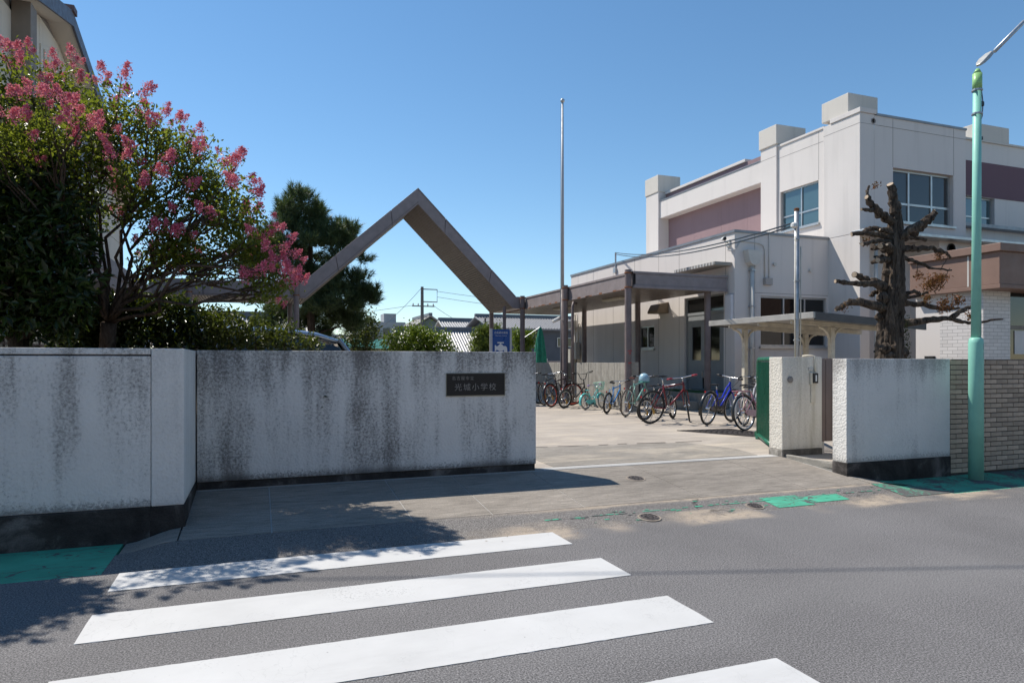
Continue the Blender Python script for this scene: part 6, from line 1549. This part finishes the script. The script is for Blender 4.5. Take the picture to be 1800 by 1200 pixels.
# ------------------------------------------------------------------ car behind the shrubs
def car():
    t = thing('parked_car', 'silver blue car parked behind the shrubs, only its roof showing over the gate wall', 'car', (0.3, 12.1, GZ))
    c0 = Vector((0.3, 12.1, GZ)); CP = simple('car_paint', (0.30, 0.36, 0.44), 0.25, 0.5, var=0.04, coat=0.8)
    CG = mat_glass('car_glass', (0.02, 0.025, 0.03), 0.03, 1.6)
    def loft(name, secs, mat, bevel=0):
        m = MB(); n = len(secs[0]); vs = []
        for s in secs: vs += [c0 + Vector(p) for p in s]
        fs = [(i * n + k, i * n + (k + 1) % n, (i + 1) * n + (k + 1) % n, (i + 1) * n + k) for i in range(len(secs) - 1) for k in range(n)]
        fs.append(tuple(range(n - 1, -1, -1))); fs.append(tuple((len(secs) - 1) * n + k for k in range(n)))
        m.add(vs, fs); return m.build(name, mat, t, bevel=bevel, smooth=True)
    def sec(x, w, z0, z1): return [(x, -w, z0), (x, -w * 1.0, z0 + (z1 - z0) * 0.5), (x, -w * 0.93, z1), (x, w * 0.93, z1), (x, w, z0 + (z1 - z0) * 0.5), (x, w, z0)]
    loft('body', [sec(-2.1, 0.70, 0.35, 0.85), sec(-2.0, 0.82, 0.25, 0.98), (sec(-1.0, 0.85, 0.22, 1.03)), sec(0.6, 0.85, 0.22, 1.03), sec(1.1, 0.84, 0.22, 1.0), sec(1.8, 0.80, 0.24, 0.88), sec(2.1, 0.66, 0.32, 0.72)], CP)
    def rsec(x, w, z): return [(x, -w, z - 0.06), (x, -w * 0.85, z - 0.005), (x, -w * 0.4, z + 0.02), (x, w * 0.4, z + 0.02), (x, w * 0.85, z - 0.005), (x, w, z - 0.06)]
    loft('roof', [rsec(-1.95, 0.58, 1.58), rsec(-1.6, 0.64, 1.72), rsec(-0.8, 0.66, 1.80), rsec(0.0, 0.66, 1.80), rsec(0.6, 0.65, 1.73), rsec(0.95, 0.66, 1.62)], CP)
    for s in (-1, 1):
        for a, b in ((-1.75, -0.95), (-0.88, 0.05), (0.12, 0.9)):
            m = MB(); zt = lambda x: 1.72 if x < 0.3 else 1.72 - (x - 0.3) * 0.28
            m.prism([c0 + Vector((a, s * 0.80, 1.02)), c0 + Vector((b + (0.42 if b > 0.8 else 0), s * 0.80, 1.02)), c0 + Vector((b, s * 0.655, zt(b) - 0.05)), c0 + Vector((a + (0.12 if a < -1.5 else 0), s * 0.655, zt(a) - 0.05))], (0, -s * 0.02, 0)); m.build('side_window', CG, t)
        for a, b in (((1.38, 0.78, 1.0), (0.93, 0.655, 1.62)), ((-0.915, 0.795, 1.02), (-0.915, 0.655, 1.74)), ((0.085, 0.795, 1.02), (0.085, 0.655, 1.74)), ((-1.95, 0.76, 1.0), (-1.85, 0.6, 1.6))):
            m = MB(); m.tube([c0 + Vector((a[0], s * a[1], a[2])), c0 + Vector((b[0], s * b[1], b[2]))], 0.035, 6); m.build('pillar', CP, t)
        m = MB(); m.box(c0.x + 0.95, c0.x + 1.1, c0.y + s * 0.86 - 0.06, c0.y + s * 0.86 + 0.1 * max(0, s), c0.z + 1.02, c0.z + 1.16); m.build('mirror', CP, t, bevel=0.02)
        for xw in (-1.3, 1.3):
            m = MB(); m.lathe([(0.30, -0.1), (0.31, -0.05), (0.31, 0.05), (0.30, 0.1)], c0 + Vector((xw, s * 0.75, 0.31)), 'y', 22); w = m.build('wheel', RUBBER, t)
            m = MB(); m.lathe([(0.20, -0.105), (0.2, 0.105)], c0 + Vector((xw, s * 0.75, 0.31)), 'y', 16); m.build('rim', STEEL, w)
        m = MB(); m.box(c0.x + 1.95, c0.x + 2.05, c0.y + s * 0.55 - 0.12, c0.y + s * 0.55 + 0.12, c0.z + 0.58, c0.z + 0.70); m.build('headlight', CHROME, t, bevel=0.02)
    m = MB(); m.prism([c0 + Vector((1.42, -0.72, 1.02)), c0 + Vector((1.42, 0.72, 1.02)), c0 + Vector((0.95, 0.6, 1.60)), c0 + Vector((0.95, -0.6, 1.60))], (0.015, 0, 0.012)); m.build('windscreen', CG, t)
    m = MB(); m.prism([c0 + Vector((-2.02, -0.70, 1.0)), c0 + Vector((-2.02, 0.70, 1.0)), c0 + Vector((-1.92, 0.55, 1.55)), c0 + Vector((-1.92, -0.55, 1.55))], (-0.015, 0, 0.004)); m.build('rear_window', CG, t)
    t.rotation_euler.z = 0.04
car()

# ------------------------------------------------------------------ houses beyond the yard
def tiled_slope(mb, p00, p10, p01, p11, n, r=0.07):
    """rows of half-round tiles running from the eave edge (p00-p10) up to the ridge edge (p01-p11)"""
    p00, p10, p01, p11 = map(Vector, (p00, p10, p01, p11))
    for k in range(n + 1):
        f = k / n; mb.tube([p00.lerp(p10, f), p01.lerp(p11, f)], r, 6)
    mb.quad(p00, p10, p11, p01)
TILE = simple('roof_tile', (0.30, 0.30, 0.31), 0.38, var=0.16, vscale=6)
RIDGE = simple('ridge_tile', (0.13, 0.14, 0.16), 0.5, var=0.15)
TILE_D = simple('roof_tile_dark', (0.20, 0.20, 0.21), 0.4, var=0.16, vscale=6)
def house(label, x0, x1, y0, y1, zw, zr, wallmat, roofmat=None, gable='x', n=30, over=0.5, wins=(), winmat=None):
    t = thing('house', label, 'house', ((x0 + x1) / 2, (y0 + y1) / 2, -0.06))
    m = MB(); m.box(x0, x1, y0, y1, -0.06, zw)
    ym = (y0 + y1) / 2; xm = (x0 + x1) / 2
    if gable == 'x':
        for x in (x0, x1 - 0.1): m.prism([(x, y0, zw), (x, y1, zw), (x, ym, zr - 0.1)], (0.1, 0, 0))
    else:
        for y in (y0, y1 - 0.1): m.prism([(x0, y, zw), (x1, y, zw), (xm, y, zr - 0.1)], (0, 0.1, 0))
    m.build('wall', wallmat, t)
    sl = (zr - zw) / (((y1 - y0) if gable == 'x' else (x1 - x0)) / 2); zo = zw - over * sl
    for s in (-1, 1):
        m = MB()
        if gable == 'x':
            ye = y0 - over if s < 0 else y1 + over
            tiled_slope(m, (x0 - over, ye, zo + 0.1), (x1 + over, ye, zo + 0.1), (x0 - over, ym, zr + 0.1), (x1 + over, ym, zr + 0.1), n)
            m.prism([(x0 - over, ye, zo), (x0 - over, ye, zo + 0.08), (x0 - over, ym, zr + 0.08), (x0 - over, ym, zr)], (x1 - x0 + 2 * over, 0, 0))
        else:
            xe = x0 - over if s < 0 else x1 + over
            tiled_slope(m, (xe, y0 - over, zo + 0.1), (xe, y1 + over, zo + 0.1), (xm, y0 - over, zr + 0.1), (xm, y1 + over, zr + 0.1), n)
            m.prism([(xe, y0 - over, zo), (xe, y0 - over, zo + 0.08), (xm, y0 - over, zr + 0.08), (xm, y0 - over, zr)], (0, y1 - y0 + 2 * over, 0))
        m.build('roof_slope', roofmat or TILE, t)
    m = MB()
    if gable == 'x': m.box(x0 - over - 0.05, x1 + over + 0.05, ym - 0.16, ym + 0.16, zr + 0.05, zr + 0.36)
    else: m.box(xm - 0.16, xm + 0.16, y0 - over - 0.05, y1 + over + 0.05, zr + 0.05, zr + 0.36)
    m.build('ridge', RIDGE, t, bevel=0.04)
    for a, b, p, q in wins:
        window(t, 'y', y0, a, b, p, q, [0.5], glass=winmat or GLASS_D, depth=-0.03, sill=False, back=False)
    return t
SAGE = mat_wallpaint('sage_wall', (0.20, 0.23, 0.19), 0.2)
house('house with a pale grey tiled roof and dark ridge behind the willow', 14.6, 22.0, 52.2, 57.5, 3.6, 4.75, simple('house_plaster', (0.35, 0.31, 0.26), 0.8), TILE, 'x', 40, 0.6, [(16.4, 17.8, 2.2, 3.2)])
house('low house with a long grey tiled roof behind the bright shrub', 10.0, 16.2, 47.5, 52.0, 2.3, 3.72, simple('low_house_wall', (0.32, 0.28, 0.22), 0.8), TILE, 'x', 36, 0.6)
house('house with a sage green gable end behind the low tiled roof', 12.0, 16.8, 59.5, 66, 3.9, 5.45, SAGE, simple('slate', (0.27, 0.26, 0.24), 0.6), 'y', 3, 0.25)
house('dark clad house with tiled roof behind the walkway columns', 16.4, 26.0, 47.6, 54.0, 3.95, 4.85, simple('dark_siding', (0.085, 0.095, 0.115), 0.6, var=0.1), TILE_D, 'x', 46, 0.5, [(18.8, 20.3, 2.6, 3.3), (18.6, 20.6, 0.6, 1.7), (21.4, 22.8, 2.6, 3.3)])
house('small house with tiled roof glimpsed between the left walkway columns', -3.0, 2.0, 38.5, 43, 2.6, 3.9, simple('far_wall', (0.5, 0.47, 0.42), 0.8), TILE, 'x', 26, 0.6)
# shed with green roof, grey apartment far behind
Sd = thing('shed', 'cream shed with a green metal roof left of the bright shrub', 'shed', (5.2, 35.5, -0.06))
m = MB(); m.box(3.6, 6.0, 34.4, 36.5, -0.06, 2.12); m.build('wall', simple('shed_cream', (0.50, 0.44, 0.33), 0.7), Sd)
m = MB(); m.prism([(3.4, 34.2, 2.13), (3.4, 36.7, 2.13), (3.4, 35.4, 2.62)], (2.8, 0, 0)); m.build('roof', simple('shed_green', (0.05, 0.20, 0.16), 0.45, var=0.2), Sd)
m = MB(); m.box(4.4, 5.1, 34.38, 34.399, 0.0, 1.8); m.build('door', DARK, Sd)
Ap = thing('apartment_block', 'distant grey flat-roofed building left of the sage gable', 'building', (16.5, 105, -0.06))
m = MB(); m.box(13.5, 20.5, 100, 108, -0.06, 7.3); m.build('wall', simple('apt_grey', (0.38, 0.39, 0.40), 0.8), Ap)
m = MB(); m.box(17.5, 19.3, 101, 104, 7.301, 8.6); m.build('roof_house', simple('apt_grey2', (0.33, 0.34, 0.36), 0.8), Ap)
for k in range(4):
    m = MB(); m.box(14.0 + k * 1.6, 15.0 + k * 1.6, 99.95, 99.999, 5.4, 6.4); m.build('window', GLASS_D, Ap)
Ap2 = thing('far_building', 'long pale grey flat roof beyond the low tiled house', 'building', (8, 75, -0.06))
m = MB(); m.box(5.0, 13, 72, 80, -0.06, 4.0); m.build('wall', simple('far_grey', (0.45, 0.44, 0.42), 0.8), Ap2)
m = MB(); m.box(4.8, 13.2, 71.8, 80.2, 4.001, 4.25); m.build('roof_edge', simple('far_grey2', (0.3, 0.3, 0.3), 0.8), Ap2)
# distant pole with wires
Dp = thing('distant_pole', 'distant utility pole with a bracket and crossarm above the tiled roofs', 'utility pole', (13.57, 58.98, -0.06))
X, Y = 13.57, 58.98
m = MB(); m.tube([(X, Y, -0.06), (X, Y, 8.05)], [0.19, 0.13], 10); m.build('shaft', simple('pole_dark', (0.12, 0.115, 0.11), 0.8), Dp)
m = MB(); m.bar((X - 0.9, Y, 6.35), (X + 1.1, Y, 6.35), 0.09, 0.09); m.tube([(X, Y, 7.85), (X + 1.35, Y, 7.85), (X + 1.35, Y, 6.75), (X, Y, 6.75)], 0.05, 6); m.build('crossarm', simple('arm_dark', (0.14, 0.14, 0.14), 0.7), Dp)
for q in (-0.8, -0.35, 0.5, 1.0):
    m = MB(); m.lathe([(0.05, 6.4), (0.07, 6.48), (0.03, 6.6)], (X + q, Y, 0), n=8); m.build('insulator', PVC, Dp)
for (a, b, sg, nm) in (((X + 1.35, Y, 7.7), (34, 47, 5.9), 0.5, 'upper wires of the distant pole running right behind the peak'), ((X + 1.35, Y, 7.2), (34, 47, 5.2), 0.5, 'middle wires of the distant pole running right behind the peak'), ((X - 0.8, Y, 6.4), (-14, 66, 2.9), 0.2, 'thin wire of the distant pole running left to the pine'), ((X + 1.0, Y, 6.45), (21, 58, 4.0), 0.6, 'service wire from the distant pole down to the tiled roof'), ((X - 0.1, Y, 7.9), (9, 62, 3.4), 0.3, 'stay wire of the distant pole dropping behind the shrub')):
    m = MB(); m.tube(wire(a, b, sg, n=12), 0.018, 5); tag(m.build('overhead_wire', simple('wire_grey', (0.10, 0.10, 0.11), 0.8, var=0), origin=a), nm, 'wire')
# thin net posts and the green sports net gathered at a post
for k, (x, y, h, lb) in enumerate(((17.0, 50.0, 4.9, 'dark slim post standing before the tiled roof house, right of the bright shrub'), (15.3, 46.5, 4.6, 'dark slim post beside the first one, before the low tiled roof'))):
    m = MB(); m.tube([(x, y, -0.06), (x, y, h)], 0.07, 8); tag(m.build('slim_post', simple('post_dark', (0.08, 0.075, 0.07), 0.7), origin=(x, y, -0.06)), lb, 'post')
Nt = thing('sports_net', 'green net gathered into a tall cone beside the walkway column', 'net', (13.6, 32.3, GZ))
rng = np.random.default_rng(2); m = MB(); vs = []; n = 28
for i, (z, r) in enumerate(((GZ, 0.34), (0.9, 0.32), (1.8, 0.27), (2.6, 0.18), (3.05, 0.10), (3.22, 0.05))):
    for k in range(n):
        a = 2 * math.pi * k / n; rr_ = r * (1 + 0.28 * math.sin(7 * a + i * 0.2) + 0.1 * math.sin(13 * a)); vs.append((13.6 + rr_ * math.cos(a), 32.3 + rr_ * math.sin(a), z))
m.add(vs, [(i * n + k, i * n + (k + 1) % n, (i + 1) * n + (k + 1) % n, (i + 1) * n + k) for i in range(5) for k in range(n)]); m.build('folds', simple('net_green', (0.008, 0.14, 0.09), 0.8, var=0.25, vscale=8), Nt, smooth=True)
m = MB(); m.tube([(13.6, 32.3, GZ), (13.6, 32.3, 3.3)], 0.04, 8); m.tube([(13.6, 32.3, 3.25), (12.6, 32.6, 2.55)], 0.014, 6); m.build('post', STEEL, Nt)
m = MB(); m.box(13.9, 17.5, 33.0, 33.12, GZ, 1.5); tag(m.build('yard_wall', simple('mauve_wall', (0.38, 0.33, 0.32), 0.8), origin=(15, 33, GZ)), 'pale mauve low wall beyond the green net', 'wall')

# houses across the street, behind the camera: they reflect in the windows
for (x0, x1, zw, zr, c, lb) in ((-24, -13.5, 5.4, 7.0, (0.55, 0.48, 0.38), 'cream two storey house across the street, furthest up the road'), (-12.5, -3.0, 5.6, 7.3, (0.58, 0.55, 0.50), 'off-white two storey house across the street, facing the crosswalk'), (-1.8, 9.0, 5.2, 6.8, (0.40, 0.30, 0.23), 'brown two storey house across the street, facing the gate'), (10.2, 22, 5.6, 7.2, (0.56, 0.50, 0.44), 'beige two storey house across the street, facing the school entrance')):
    t = house(lb, x0, x1, -18, -9.8, zw, zr, mat_wallpaint('street_house', c, 0.2), TILE_D, 'x', 30, 0.5)
    t['group'] = 'houses across the street'
    w = (x1 - x0) / 5
    for k in range(4):
        for z in (0.9, 3.5): window(t, 'y', -9.8, x0 + w * (k + 0.6), x0 + w * (k + 0.6) + 1.3, z, z + 1.2, [0.5], glass=GLASS_D, depth=0.03, sill=False, back=False)

# fallen leaves and grit along the kerb
rng = np.random.default_rng(14)
n = 260; xs_ = rng.uniform(-3, 9, n); ys_ = np.where(rng.random(n) < 0.7, 5.30 + rng.normal(size=n) * 0.12, 5.95 + rng.normal(size=n) * 0.35); ys_ = np.clip(ys_, 4.6, 7.0)
P_ = np.array([(x, y, (zf(x, y) if y > 5.35 and -1 < x < 7.2 else 0.0) + 0.007) for x, y in zip(xs_, ys_)])
P_ = P_[~((P_[:, 1] > 6.1) & ((P_[:, 0] < -0.5) | (P_[:, 0] > 6.5)))]
V, T = leaves(rng, P_, 0.02, 0.6, fold=0.1); V = V.reshape(-1, 4, 3); V[:, :, 2] = P_[:, None, 2] + np.abs(V[:, :, 2] - P_[:, None, 2]) * 0.15; V = V.reshape(-1, 3)
tag(fast_mesh('leaf_litter', V, T, mat_leaf('litter', (0.05, 0.035, 0.02), (0.22, 0.15, 0.08), 0.9, 0.0)), kind='stuff')
